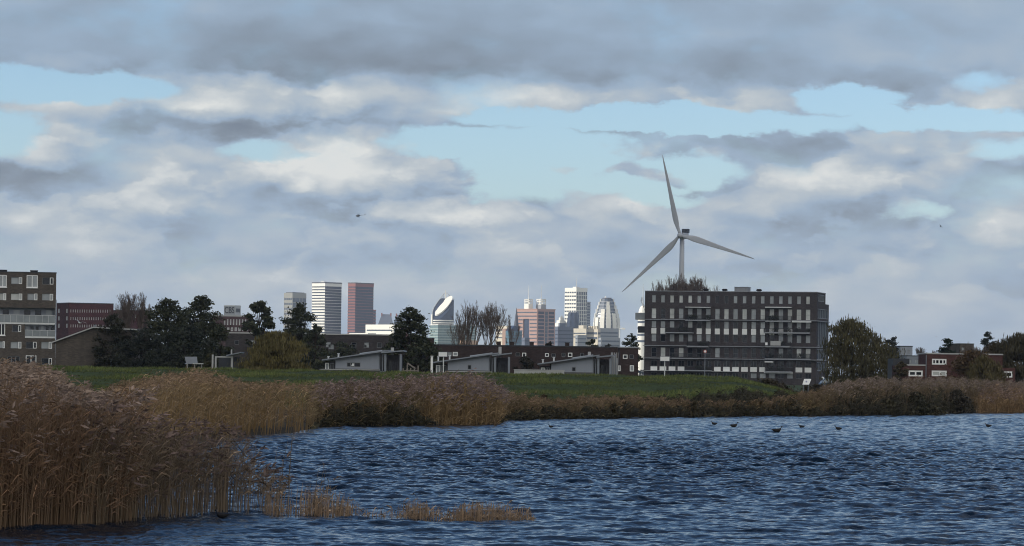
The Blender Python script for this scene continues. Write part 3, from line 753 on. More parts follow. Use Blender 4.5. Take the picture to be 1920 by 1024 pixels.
leafy('small dark open tree at the left corner of the long dark apartment block', 1184, 640, 622, 38, seed=79, col=DK, col2=DK2, nclump=42, nleaf=1800, prof=[(.3,.6,0),(.55,1,.1),(.75,.8,0),(1,.25,-.1)], flat=.3)
bare('reddish bare tree with upright brush-like twigs behind the apartment block roof', 1286, 1150, 510.5, 122, [(x, 1.0 - .17*(x/60)**2 - .045*((i*7) % 3)) for i, x in enumerate(range(-60, 61, 4))], seed=80, depth=4, spread=.22, up=.5, rmin=.016, kids=3, shrink=.7, dome=True)
leafy('great olive-brown willow beside the right end of the apartment block', 1617, 470, 599, 144, seed=81, col=(.054,.049,.022), col2=(.116,.098,.040), nclump=260, nleaf=15000, size=.30, name='willow_tree', prof=[(.02,.96,.06),(.25,1,.05),(.5,.95,-.02),(.72,.80,-.16),(.88,.55,-.28),(1,.18,-.34)], droop=.95, lump=.15)
leafy('blue-grey dark tree right of the great willow', 1671, 520, 628, 44, seed=82, col=(.022,.027,.024), col2=(.036,.040,.034), nclump=60, nleaf=2800, prof=[(.03,.8,.1),(.4,1,.1),(.65,.85,.0),(.85,.6,-.05),(1,.2,0)])
leafy('small dark green conifer behind the roof of the right brick house', 1774, 560, 630, 44, seed=83, col=(.014,.026,.016), col2=(.026,.042,.024), nclump=46, nleaf=2200, prof=[(.3,1,0),(.6,.95,0),(.8,.6,.05),(1,.12,.1)], flat=.5, name='conifer_tree')
leafy('pointed open conifer standing highest on the right skyline', 1853, 540, 617, 40, seed=84, col=(.016,.024,.018), col2=(.030,.038,.026), nclump=40, nleaf=1700, prof=[(.3,1,0),(.55,.9,0),(.72,.6,0),(.88,.35,0),(1,.08,0)], flat=.6, name='conifer_tree')
leafy('dark drooping willow at the right edge of the view', 1908, 440, 622, 100, seed=85, col=(.040,.038,.020), col2=(.080,.066,.034), nclump=150, nleaf=9000, size=.30, name='willow_tree', prof=[(.03,.95,0),(.3,1,0),(.6,.92,0),(.82,.7,.1),(1,.2,.2)], droop=.95)
leafy('rust-brown leafy tree just left of the right-edge willow', 1868, 470, 640, 70, seed=93, col=(.055,.042,.024), col2=(.095,.070,.036), nclump=80, nleaf=4500, prof=[(.03,.9,0),(.4,1,0),(.7,.85,0),(1,.25,0)])
leafy('brown autumn bush tree covering the right part of the brick house', 1824, 418, 657, 104, seed=94, col=(.075,.046,.024), col2=(.125,.080,.038), nclump=90, nleaf=5200, size=.28, prof=[(.03,.9,0),(.4,1,0),(.7,.85,0),(1,.25,0)])
leafy('dark bush tree before the long brick terrace, left of the middle gabled house', 822, 420, 656, 36, seed=95, col=DK, col2=DK2, nclump=40, nleaf=1900)
leafy('dark rounded tree between the middle and third gabled houses', 985, 420, 668, 44, seed=96, col=(.024,.022,.017), col2=(.042,.036,.026), nclump=44, nleaf=2200)
leafy('brownish dark tree rising behind the terrace near the red-brown tower', 1030, 575, 640, 40, seed=97, col=(.028,.024,.018), col2=(.048,.040,.028), nclump=40, nleaf=1800)
leafy('dark tree over the terrace roof right of the third house chimney', 1140, 572, 642, 34, seed=98, col=(.024,.024,.018), col2=(.04,.038,.026), nclump=36, nleaf=1500)
leafy('yellow-olive low willow in front of the right brick house', 1846, 405, 668, 84, seed=86, col=(.070,.058,.024), col2=(.125,.098,.038), nclump=90, nleaf=5200, size=.24, name='willow_tree', prof=[(.02,.95,0),(.3,1,0),(.6,.85,0),(.85,.5,0),(1,.15,0)], droop=1.0)
bare('brown twiggy thicket tree behind the low willow', 1838, 520, 640, 80, [(-12,.9),(0,1),(14,.95)], seed=87, depth=5, spread=.36, rmin=.011)
bare('pale twiggy far tree between grey roofs left of the brick house', 1737, 900, 650, 40, [(-4,1),(5,.96)], seed=88, depth=5, spread=.34, rmin=.018, pale=True)
bare('bare twiggy tree beside the far right willow', 1884, 520, 634, 40, [(-3,1),(4,.93)], seed=89, depth=5, spread=.3, rmin=.02)
leafy('leafy dark hedge-like tree low behind the first grey gabled house', 640, 560, 640, 80, seed=90, col=DK, col2=DK2, nclump=60, nleaf=2600)
leafy('dark bush between the tilted panel and the white-posted pavilion', 392, 372, 662, 34, seed=91, col=(.040,.042,.018), col2=(.065,.058,.024), nclump=30, nleaf=1500, size=.26, name='shrub', cat='shrub', group='shrubs')
# shrubs on the far bank
def shrub(label, px, pybase, pytop, wpx, seed, col=(.042,.038,.020), col2=(.078,.062,.032), dd=2.5, nleaf=1500):
    w = on_water(px, pybase); D = w.y + dd
    leafy(label, px, D, pytop, wpx, seed=seed, col=col, col2=col2, nclump=34, nleaf=nleaf, size=.20, prof=[(.03,1,0),(.25,.98,0),(.5,.8,.04),(.75,.5,-.05),(1,.1,0)], name='shrub', cat='shrub', group='shrubs along the far bank')
shrub('dark reddish round shrub at the foot of the dike left of centre', 1022, 786, 741, 56, 101, (.035,.024,.016), (.055,.036,.022))
shrub('low olive shrub at the waterline below the middle of the dike', 1150, 785, 754, 50, 102)
shrub('low dark shrub on the bank beneath the apartment block', 1305, 783, 752, 60, 103)
shrub('flat grey-brown shrub on the bank right of centre', 1400, 781, 750, 56, 104)
shrub('dark spreading shrub near the right end of the green dike', 1482, 781, 745, 70, 105)
shrub('dark green rounded shrub at the tip of the right bank', 1716, 779, 736, 96, 106, (.038,.038,.021), (.072,.062,.032), 3.5, 3000)
shrub('olive shrub left of the rounded one on the right bank', 1640, 779, 742, 80, 107, (.042,.040,.021), (.078,.066,.031), 3.5, 2200)
shrub('rust-leaved shrub among the reeds on the right bank', 1596, 779, 733, 46, 108, (.085,.042,.016), (.055,.036,.018), 6, 1300)
shrub('dark twiggy shrub in the small bay at the right', 1796, 775, 730, 76, 109, (.042,.036,.024), (.070,.056,.036), 3.0, 2200)
shrub('brown bramble bush at the right end of the dike crest', 1440, 779, 712, 90, 110, (.048,.040,.024), (.070,.055,.034), 62, 2400)
shrub('grey-brown bramble bush below the tilted white board', 1528, 779, 718, 70, 111, (.050,.042,.028), (.072,.056,.038), 52, 2000)
# a far wooded edge closing the plain
rng = np.random.default_rng(120)
n = 26000; X_ = rng.uniform(-900, 900, n); Y_ = 3300 + rng.normal(0, 40, n)
Z_ = 1 + (6+3*np.sin(X_*.011)+2*np.sin(X_*.037))*rng.random(n)
tag(link('far_woodland', leaf_quads('far_woodland', np.stack([X_, Y_, Z_], -1), 2.2*rng.uniform(.6,1.2,n), np.array([.03,.033,.022])*rng.uniform(.6,1.4,(n,1)), rng), leafmat('tree_leaves')), 'low dark wooded edge between the roofs and the city', 'woodland', kind='stuff')


leafy('olive-brown bushy tree behind the roof edge at the far right', 1884, 455, 650, 80, seed=132, col=(.058,.050,.024), col2=(.105,.084,.038), nclump=80, nleaf=4600, size=.28, prof=[(.03,.95,0),(.4,1,0),(.7,.8,0),(1,.25,0)])
leafy('russet bush tree growing against the lower wing of the right brick house', 1690, 415, 676, 40, seed=133, col=(.055,.044,.024), col2=(.095,.074,.038), nclump=40, nleaf=2000, size=.26, prof=[(.03,1,0),(.4,.95,0),(.7,.7,0),(1,.2,0)])
# ================================================================ BUILDINGS
class Bld:
    """a building standing with one corner towards us. Local frame: corner at the origin, right face on y=0 (s = x),
    left face on x=0 (s = y), z up from the ground."""
    def __init__(s, name, label, cat, pxc, D, phi, pxl, pxr, pytop, gz=0.9, group=None, depth=None, depthl=None, pyc=None):
        s.D, s.gz = D, gz; s.sn, s.cs = math.sin(R(phi)), math.cos(R(phi))
        py = pytop if pyc is None else pyc
        s.x0 = ray(pxc, py)[0]*D
        s.a = depthl if depthl else s.sL(pxl, py)[0]
        s.b = depth if depth else s.sR(pxr, py)[0]
        s.H = at(pxc, pytop, D).z - gz
        s.root = thing(name, label, cat, (s.x0, D, gz), R(90-phi), group)
    def sL(s, px, py):
        u, v = ray(px, py); y = (s.x0-u*s.D)/(s.cs+u*s.sn)
        return y, EYE + v*(s.D+y*s.sn) - s.gz
    def sR(s, px, py):
        u, v = ray(px, py); x = (u*s.D-s.x0)/(s.sn-u*s.cs)
        return x, EYE + v*(s.D+x*s.cs) - s.gz
    def rect(s, face, px0, px1, py0, py1):
        f = s.sL if face == 'L' else s.sR
        a, b = f(px0, py0), f(px1, py1); c = f(px1, py0)
        return (min(a[0], b[0]), max(a[0], b[0]), b[1], (a[1]+c[1])/2)
    def P(s, face, t, d, z): return (d, t, z) if face == 'L' else (t, d, z)
    def fbox(s, mb, face, s0, s1, d0, d1, z0, z1):
        return mb.box(d0, d1, s0, s1, z0, z1) if face == 'L' else mb.box(s0, s1, d0, d1, z0, z1)
    def wall(s, mb, face, s0, s1, z0, z1, holes=(), rev=.22):
        """wall sheet with real openings and reveals"""
        hs = [(max(s0, a), min(s1, b), max(z0, c), min(z1, d)) for a, b, c, d in holes]
        hs = [h for h in hs if h[1]-h[0] > .01 and h[3]-h[2] > .01]
        q = lambda v: round(v, 3)
        ss = sorted({q(s0), q(s1)} | {q(h[0]) for h in hs} | {q(h[1]) for h in hs})
        zz = sorted({q(z0), q(z1)} | {q(h[2]) for h in hs} | {q(h[3]) for h in hs})
        for i in range(len(ss)-1):
            for j in range(len(zz)-1):
                cs_, cz = (ss[i]+ss[i+1])/2, (zz[j]+zz[j+1])/2
                if any(h[0] < cs_ < h[1] and h[2] < cz < h[3] for h in hs): continue
                mb.add([s.P(face, ss[i], 0, zz[j]), s.P(face, ss[i+1], 0, zz[j]), s.P(face, ss[i+1], 0, zz[j+1]), s.P(face, ss[i], 0, zz[j+1])], [(0,1,2,3)])
        for a, b, c, d in hs:
            for (t0, w0), (t1, w1) in (((a,c),(b,c)), ((b,c),(b,d)), ((b,d),(a,d)), ((a,d),(a,c))):
                mb.add([s.P(face, t0, 0, w0), s.P(face, t1, 0, w1), s.P(face, t1, rev, w1), s.P(face, t0, rev, w0)], [(0,1,2,3)])
        return mb
    def window(s, face, r, frame, pane, fw=.07, mull=(), d=.12, trans=(), name='window', label=None, sill=None):
        a, b, c, e = r
        m = MB()
        s.fbox(m, face, a, b, d-.03, d+.05, c, c+fw); s.fbox(m, face, a, b, d-.03, d+.05, e-fw, e)
        s.fbox(m, face, a, a+fw, d-.03, d+.05, c+fw, e-fw); s.fbox(m, face, b-fw, b, d-.03, d+.05, c+fw, e-fw)
        for k in mull: x = a+(b-a)*k; s.fbox(m, face, x-fw/2, x+fw/2, d-.028, d+.05, c+fw, e-fw)
        for k in trans: z = c+(e-c)*k; s.fbox(m, face, a+fw, b-fw, d-.026, d+.05, z-fw/2, z+fw/2)
        w = m.build(name, frame, s.root)
        if label: w['label'] = label
        p = MB(); s.fbox(p, face, a+fw*.5, b-fw*.5, d+.012, d+.035, c+fw*.5, e-fw*.5); p.build('pane', pane, w)
        if sill:
            q = MB(); s.fbox(q, face, a-.05, b+.05, -.08, d, c-.08, c); q.build('sill', sill, w)
        return w
    def shell(s, m, holesL=(), holesR=(), rev=.22, H=None, par=.35, name='wall'):
        """four walls (front two pierced) and a flat roof deck set below the parapet"""
        H = H or s.H; mb = MB()
        s.wall(mb, 'L', 0, s.a, 0, H, holesL, rev); s.wall(mb, 'R', 0, s.b, 0, H, holesR, rev)
        a, b = s.a, s.b
        mb.add([(b,0,0),(b,a,0),(b,a,H),(b,0,H)], [(0,1,2,3)]); mb.add([(0,a,0),(b,a,0),(b,a,H),(0,a,H)], [(0,1,2,3)])
        mb.add([(0,0,H-par),(b,0,H-par),(b,a,H-par),(0,a,H-par)], [(0,1,2,3)])
        return mb.build(name, m, s.root)
    def coping(s, m, H=None, w=.35, h=.18, out=.06, name='coping'):
        H = H or s.H; a, b = s.a, s.b; mb = MB()
        mb.box(-out, b+out, -out, w, H, H+h); mb.box(-out, b+out, a-w, a+out, H, H+h)
        mb.box(-out, w, w, a-w, H, H+h); mb.box(b-w, b+out, w, a-w, H, H+h)
        return mb.build(name, m, s.root)

WHITE = mat('white_paint', (.80,.80,.78), .5, .06, .5)
OFFWHITE = mat('weathered_white', (.62,.63,.62), .65, .12, .4, streak=True)
DBRICK = mat('dark_brown_brick', (.060,.053,.057), .9, .28, .22, .2, streak=True, brick=2.2)
LBRICK = mat('umber_brick', (.088,.076,.066), .9, .30, .25, .2, streak=True, brick=2.4)
RBRICK = mat('red_brown_brick', (.085,.043,.040), .9, .22, .3, .2, brick=2.4)
TBRICK = mat('terrace_brick', (.044,.031,.030), .9, .25, .3, .2, streak=True, brick=2.4)
ANTH = mat('anthracite_metal', (.030,.033,.040), .5, .2, .6, .4)
BLACK = mat('black_rubber', (.012,.012,.014), .8, .2, 1.0)
CONC = mat('pale_concrete', (.40,.40,.39), .8, .14, .4, streak=True)
LEDGE = mat('ledge_concrete', (.27,.28,.30), .8, .16, .5, streak=True)
ZINC = mat('grey_zinc', (.20,.22,.25), .45, .10, .5, .5, .2, streak=True)
GREYCLAD = mat('blue_grey_cladding', (.27,.29,.33), .7, .07, .35, streak=True)
GDARK = glass('dark_window_glass', (.010,.012,.016), .06, .35)
GMID = glass('mid_grey_window_glass', (.30,.32,.33), .15)  # pane with a mid grey base colour
GPALE = glass('pale_window_glass', (.46,.47,.45), .2)  # pane with a pale grey base colour
GBLUE = glass('blue_tinted_glass', (.030,.065,.12), .08, .7)
FRAMEG = mat('grey_window_frame', (.20,.21,.22), .5, .1, 1.0)
RAILM = mat('dark_railing', (.022,.024,.028), .55, .2, 1.0)
RAILG = glass('balustrade_glass', (.20,.22,.23), .2, .5)

def railing(parent, mk, length, h, m, bars=True, step=.22, name='railing'):
    """mk(t0,t1,z0,z1) adds a bar box to the given MB"""
    mb = MB(); mk(mb, 0, length, h-.05, h); mk(mb, 0, length, .06, .10)
    n = max(2, int(length/step))
    for i in range(n+1): t = length*i/n; mk(mb, max(0, t-.018), min(length, t+.018), .10, h-.05)
    return mb.build(name, m, parent)

# ---------------------------------------------------------------- long dark apartment block
def apartment():
    B = Bld('apartment_building', 'long dark brick apartment block with white panels and pale ledges beside the great willow', 'apartment building', 1532, 850, 15, 1209.5, 1554.5, 548.5, gz=.8)
    rnd = random.Random(5)
    RL = lambda px0, px1, y0, y1, ref=1226: B.rect('L', px0, px1, y0+.0138*((px0+px1)/2-ref)*.62, y1+.0138*((px0+px1)/2-ref)*.86)
    cols = [1226+17.0*i for i in range(18)]
    wins, panels = [], []
    pane_tone = {0:[1,1,2,2,2,1,1,0,0,1,1,1,1,1,1,1,1,2], 1:[2,0,2,1,1,1,1,1,2,1,2,1,2,2,1,2,2,2]}
    for i, c in enumerate(cols):
        wins.append((RL(c-3.4, c+3.4, 553.5, 567), [GDARK, GMID, GPALE][pane_tone[0][i]], 0))
        wins.append((RL(c-4.2, c+4.2, 578, 597), [GDARK, GMID, GPALE][pane_tone[1][i]], 1))
        k = rnd.choice([0,1,1,2,1])
        wins.append((RL(c-4.2, c+4.2, 602, 614.4), [GDARK, GMID, GPALE][k], 2))
        wins.append((RL(c-4.2, c+4.2, 626.6, 640), [GDARK, GDARK, GMID][rnd.choice([0,2,2])], 2))
        if i in (0,1,5,6,7,8,9,10,11,12,13,14,15): panels.append(RL(c-4.6, c+4.6, 615.2, 625.6))
        wins.append((RL(c-4.4, c+4.4, 651.5, 669), [GDARK, GPALE, GMID][rnd.choice([0,0,0,1,2])], 1))
        wins.append((RL(c-5.6, c+5.6, 675.5, 686.4), GDARK, 3))
        if i in (0,1,2,3,7,8,9,10,11,12,16,17): panels.append(RL(c-6.2, c+6.2, 687, 695.2))
        wins.append((RL(c-5.6, c+5.6, 698.5, 707), [GDARK, GMID][rnd.random() < .3], 3))
    holes = [w[0] for w in wins]
    # right flank: tall dark blue glazing in five storeys, top storey set back
    Hs = B.sR(1540, 569.6)[1]
    gl = []
    for y0, y1 in ((580,598),(603,650),(655,675),(680,696)): gl.append((B.b*.08, B.b*.93, B.sR(1543, y1)[1], B.sR(1543, y0)[1]))
    gtop = (B.b*.10, B.b*.62, B.sR(1540, 566)[1], B.sR(1540, 553)[1])
    body = MB()
    bt = B.sR(1548, 552)[0]
    B.wall(body, 'L', 0, B.a, 0, B.H, holes, .24)
    B.wall(body, 'R', 0, B.b, 0, Hs, gl, .3); B.wall(body, 'R', 0, bt, Hs, B.H, [gtop], .3)
    a, b, H = B.a, B.b, B.H
    body.add([(b,0,0),(b,a,0),(b,a,Hs),(b,0,Hs)], [(0,1,2,3)]); body.add([(bt,0,Hs),(bt,a,Hs),(bt,a,H),(bt,0,H)], [(0,1,2,3)])
    body.add([(0,a,0),(b,a,0),(b,a,Hs),(0,a,Hs)], [(0,1,2,3)]); body.add([(0,a,Hs),(bt,a,Hs),(bt,a,H),(0,a,H)], [(0,1,2,3)])
    body.add([(bt,0,Hs),(b,0,Hs),(b,a,Hs),(bt,a,Hs)], [(0,1,2,3)]); body.add([(0,0,H-.4),(bt,0,H-.4),(bt,a,H-.4),(0,a,H-.4)], [(0,1,2,3)])
    body.build('wall', DBRICK, B.root)
    c = MB(); c.box(-.06, bt+.06, -.06, .3, H, H+.16); c.box(-.06, .3, .3, a+.06, H, H+.16); c.box(bt-.3, bt+.06, .3, a+.06, H, H+.16); c.box(.3, bt-.3, a-.3, a+.06, H, H+.16)
    c.build('coping', LEDGE, B.root)
    for r, pm, k in wins:
        if k == 0: B.window('L', r, FRAMEG, pm, .05, (), .14)
        elif k == 1: B.window('L', r, FRAMEG, pm, .05, (), .14, (.42,))
        elif k == 2: B.window('L', r, FRAMEG, pm, .05, (), .14, ())
        else: B.window('L', r, FRAMEG, pm, .05, (.5,), .14)
    for r in panels:
        m = MB(); B.fbox(m, 'L', r[0], r[1], -.05, .10, r[2], r[3]); m.build('white_panel', WHITE, B.root)
    for g in gl + [gtop]:
        n = 6
        m = MB()
        for i in range(n+1):
            x = g[0]+(g[1]-g[0])*i/n; m.box(x-.12, x+.12, .05, .25, g[2], g[3])
        m.box(g[0]-.13, g[1]+.13, .04, .255, g[2], g[2]+.15); m.box(g[0]-.13, g[1]+.13, .04, .255, g[3]-.15, g[3])
        w = m.build('corner_glazing', FRAMEG, B.root); p = MB(); p.box(g[0], g[1], .26, .29, g[2], g[3]); p.build('pane', GBLUE, w)
    # pale concrete ledges that run round both faces
    for y, out in ((599,.55),(648,.55),(671.5,.85)):
        zl = RL(1226, 1227, y, y)[2]
        m = MB(); m.box(-out, 0, -out, a+.3, zl-.08, zl+.10); m.box(0, b+.25, -.3, 0, zl-.08, zl+.10); m.build('ledge', LEDGE, B.root)
    for px0, px1, y in ((1210,1385,695.6),(1434,1487,697.0)):
        r = RL(px0, px1, y-.8, y+.8); m = MB(); m.box(-1.3, 0, r[0], r[1], r[2], r[3]); m.build('terrace_slab', OFFWHITE, B.root)
    # balconies
    def balcony(px0, px1, yslab, yrail, out=1.6, canopy=None, white=False, slabm=LEDGE, plants=0, seed=1):
        r = RL(px0, px1, yslab-1.2, yslab+1.0); top = RL(px0, px1, yrail, yrail+1)[3]
        m = MB(); m.box(-out, -.02, r[0], r[1], r[2], r[3]); bal = m.build('balcony', slabm, B.root)
        h = top-r[3]
        mk = lambda q, t0, t1, z0, z1: q.box(-out+.02, -out+.06, r[0]+t0, r[0]+t1, r[3]+z0, r[3]+z1)
        railing(bal, mk, r[1]-r[0], h, RAILM, step=.11)
        for t in (r[0], r[1]-.04):
            sd = MB(); sd.box(-out+.06, -.02, t, t+.04, r[3]+h-.05, r[3]+h)
            for i in range(5): sd.box(-out+.1+i*.3, -out+.14+i*.3, t, t+.04, r[3]+.002, r[3]+h-.045)
            sd.build('side_railing', RAILM, bal)
        if canopy:
            cz = RL(px0, px1, canopy-.6, canopy+.7); m = MB(); m.box(-out-.1, -.02, cz[0], cz[1], cz[2], cz[3]); m.build('canopy', OFFWHITE, bal)
        g = random.Random(seed)
        for i in range(plants):
            y0 = g.uniform(r[0]+.3, r[1]-.9); rr = np.random.default_rng(seed*10+i)
            C = np.array([-out*.55, y0, r[3]+.55*h]) + rr.normal(0, .27, (110, 3))*np.array([1, 1.3, 1.2])
            C[:, 0] = np.clip(C[:, 0], -out+.08, -.1); C[:, 2] = np.maximum(C[:, 2], r[3]+.05)
            link('balcony_plant', leaf_quads('balcony_plant', C, np.full(110, .2), np.array([.03,.038,.018])*rr.uniform(.6,1.5,(110,1)), rr), leafmat('tree_leaves'), bal)
        return bal, r
    balcony(1287, 1333, 600.3, 590, canopy=575.6, plants=6, seed=2)
    balcony(1249, 1301, 623.8, 614, plants=3, seed=3)
    balcony(1290, 1330, 649.4, 639, plants=3, seed=4)
    balcony(1437, 1485, 600.6, 591, canopy=574.2, plants=6, seed=5)
    b5, r5 = balcony(1434, 1519, 622.2, 613.6, plants=5, seed=6)
    b6, r6 = balcony(1437, 1483, 648.0, 638.6, plants=1, seed=7)
    m = MB(); q = RL(1447, 1466, 637.6, 645.5); B.fbox(m, 'L', q[0], q[1], -1.72, -1.64, q[2], q[3]); m.build('privacy_screen', CONC, b6)
    m = MB(); q = RL(1437, 1441.5, 640.5, 645); B.fbox(m, 'L', q[0], q[1], -1.74, -1.66, q[2], q[3]); m.build('planter', WHITE, b6)
    balcony(1436, 1520, 671.6, 661, plants=4, seed=8)
    balcony(1262, 1312, 671.8, 662, plants=0, seed=9)
    balcony(1286, 1335, 694.6, 685, plants=4, seed=10)
    balcony(1436, 1486, 695.5, 687, plants=3, seed=11)
    m = MB(); q = RL(1487, 1522, 599.4, 601.8); B.fbox(m, 'L', q[0], q[1], -1.5, -.56, q[2], q[3]); m.build('awning', OFFWHITE, B.root)
    m = MB(); q = RL(1436, 1451, 675.6, 677.4); B.fbox(m, 'L', q[0], q[1], -1.6, -.02, q[2], q[3]); m.build('awning', OFFWHITE, B.root)
    # balconies sticking out of the far left end wall
    for px0, y0, y1, mm in ((1190.5, 586.5, 599.5, RAILG), (1195.5, 611.5, 624.5, RAILM)):
        L_ = B.sL(px0, y1)[0]; z0 = B.sL(1205, y1)[1]; z1 = B.sL(1205, y0)[1]
        m = MB(); m.box(.3, 3.2, a, L_, z0, z0+.2); bal = m.build('end_balcony', LEDGE, B.root)
        m = MB(); m.box(.3, .34, a, L_, z0+.2, z1-.06); m.box(.34, 3.2, L_-.04, L_, z0+.2, z1-.06); m.build('railing', mm, bal)
        m = MB(); m.box(.26, 3.2, a, L_+.02, z1-.06, z1+.02); m.build('handrail', OFFWHITE, bal)
    # roof furniture
    for px in (1317.5, 1353, 1417.5):
        y, z = B.sL(px, 546.8); m = MB()
        ring = lambda r_, zz: [(4+r_*math.cos(t*math.pi/5), y+r_*math.sin(t*math.pi/5), zz) for t in range(10)]
        m.loft([ring(.45, H-.3), ring(.45, H+.35), ring(.72, H+.4), ring(.72, H+.62), ring(.5, H+.85)]); m.build('roof_vent', BLACK, B.root)
    y0, _ = B.sL(1372, 540); y1, _ = B.sL(1396.5, 540); m = MB(); m.box(3.5, 7.5, y1, y0, H-.3, H+1.25); st = m.build('roof_house', LEDGE, B.root)
    m = MB(); m.box(3.4, 7.6, y1-.1, y0+.1, H+1.25, H+1.35); m.build('roof_cap', ZINC, st)
apartment()

# ---------------------------------------------------------------- brick apartment block at the left edge
def left_block():
    B = Bld('apartment_building', 'umber brick apartment block with white-framed windows, cut by the left edge of the photo', 'apartment building', -150, 600, 82.0, -160, 105, 507.5, gz=.9, depthl=14, pyc=560)
    W_ = lambda a, b, c, d: B.rect('R', a, b, c, d)
    body, wins = MB(), []
    for off in (-100, 0):
        for a, b, c, d, k, g in ((-2,12.5,515.5,538.5,'f',GMID),(21,41.5,520,532.5,'s',GMID),(50,70.7,516,539.5,'f',GMID),(79.5,100,520.5,533.5,'s',GDARK),
                              (-6,11.5,550,563,'s',GPALE),(20.5,41.5,550.5,563,'s',GPALE),(51.5,70,550.5,563,'s',GMID),(79,99.5,551,563.5,'s',GMID),
                              (-4,9.5,606.5,629,'f',GDARK),(23,39.5,610,622.5,'s',GDARK),
                              (-4,9,640,653,'s',GMID),(20,40,641,653.5,'s',GMID),(48.5,68.5,641,653.5,'s',GDARK),(77.5,97.5,641,654,'s',GMID),
                              (48.3,68,666.5,687,'f',GDARK),(78,97.2,671.5,683.5,'s',GDARK),(14,37,668,686,'g',GDARK)):
            if off and a < 20 and off < 0: pass
            wins.append((W_(a+off, b+off, c+.0139*off, d+.0139*off), k, g))
    loggia = [W_(-100, 103, 576.5, 606), W_(47, 103, 608, 631.5)]
    B.wall(body, 'R', 0, B.b, 0, B.H, [w[0] for w in wins] + loggia, .25)
    a, b, H = B.a, B.b, B.H
    body.add([(b,0,0),(b,a,0),(b,a,H),(b,0,H)], [(0,1,2,3)]); body.add([(0,a,0),(b,a,0),(b,a,H),(0,a,H)], [(0,1,2,3)]); body.add([(0,0,0),(0,a,0),(0,a,H),(0,0,H)], [(0,1,2,3)])
    body.add([(0,0,H-.3),(b,0,H-.3),(b,a,H-.3),(0,a,H-.3)], [(0,1,2,3)])
    body.build('wall', LBRICK, B.root)
    B.coping(ANTH, h=.12)
    for r, k, g in wins:
        if k == 'f':
            B.window('R', r, WHITE, g, .14, (.5,), .06, name='french_window')
            m = MB(); m.box(r[0]-.08, r[1]+.08, -.12, .03, r[2]-.12, r[2]); m.build('window_ledge', WHITE, B.root)
        elif k == 'g': B.window('R', r, FRAMEG, g, .1, (.33, .66), .2, name='garage_window')
        else:
            B.window('R', r, FRAMEG, g, .06, (.66,), .14)
            w = (r[1]-r[0])*.31; B.window('R', (r[1]-w, r[1], r[2], r[3]), WHITE, g, .11, (), .05, name='casement')
    # recessed balconies: back wall, grey glazed balustrade, pale slab edge
    for r, fr in zip(loggia, ((0,.25,.5,.75,1), (0,.5,1))):
        m = MB(); m.box(r[0], r[1], 1.5, 1.62, r[2], r[3]); bw = m.build('loggia_wall', GREYCLAD, B.root)
        n = len(fr)*2
        for i in range(n):
            x0 = r[0]+(r[1]-r[0])*(i+.15)/n; x1 = r[0]+(r[1]-r[0])*(i+.72)/n
            m = MB(); m.box(x0, x1, 1.44, 1.49, r[2]+.2, r[3]-.35); m.build('loggia_door', GDARK if i % 3 else GMID, bw)
        m = MB(); m.box(r[0], r[1], -.06, .05, r[2]-.28, r[2]+.02); m.build('slab_edge', OFFWHITE, B.root)
        m = MB(); hh = (r[3]-r[2])*.5; m.box(r[0], r[1], 0, .04, r[2]+.06, r[2]+hh); bal = m.build('balustrade', RAILG, B.root)
        m = MB(); m.box(r[0], r[1], -.02, .06, r[2]+hh, r[2]+hh+.06)
        k = int((r[1]-r[0])/1.1)
        for i in range(k+1): x = r[0]+(r[1]-r[0])*i/k; m.box(max(r[0],x-.02), min(r[1],x+.02), -.03, -.005, r[2]+.06, r[2]+hh)
        m.build('handrail', OFFWHITE, bal)
    for p0, p1 in ((-4, 13), (57, 71)):
        x0, z = B.sR(p0, 501); x1, _ = B.sR(p1, 501); m = MB(); m.box(x0, x1, 3, 4.2, H-.2, H+.42); v = m.build('chimney', BLACK, B.root)
        m = MB(); m.box(x0-.06, x1+.06, 2.94, 4.26, H+.42, H+.5); m.build('chimney_cap', ANTH, v)
    x0, z = B.sR(106, 562); m = MB(); m.tube((b+.12, 1, 0), (b+.12, 1, z), .05, .05, 6); m.build('drain_pipe', ZINC, B.root)
left_block()

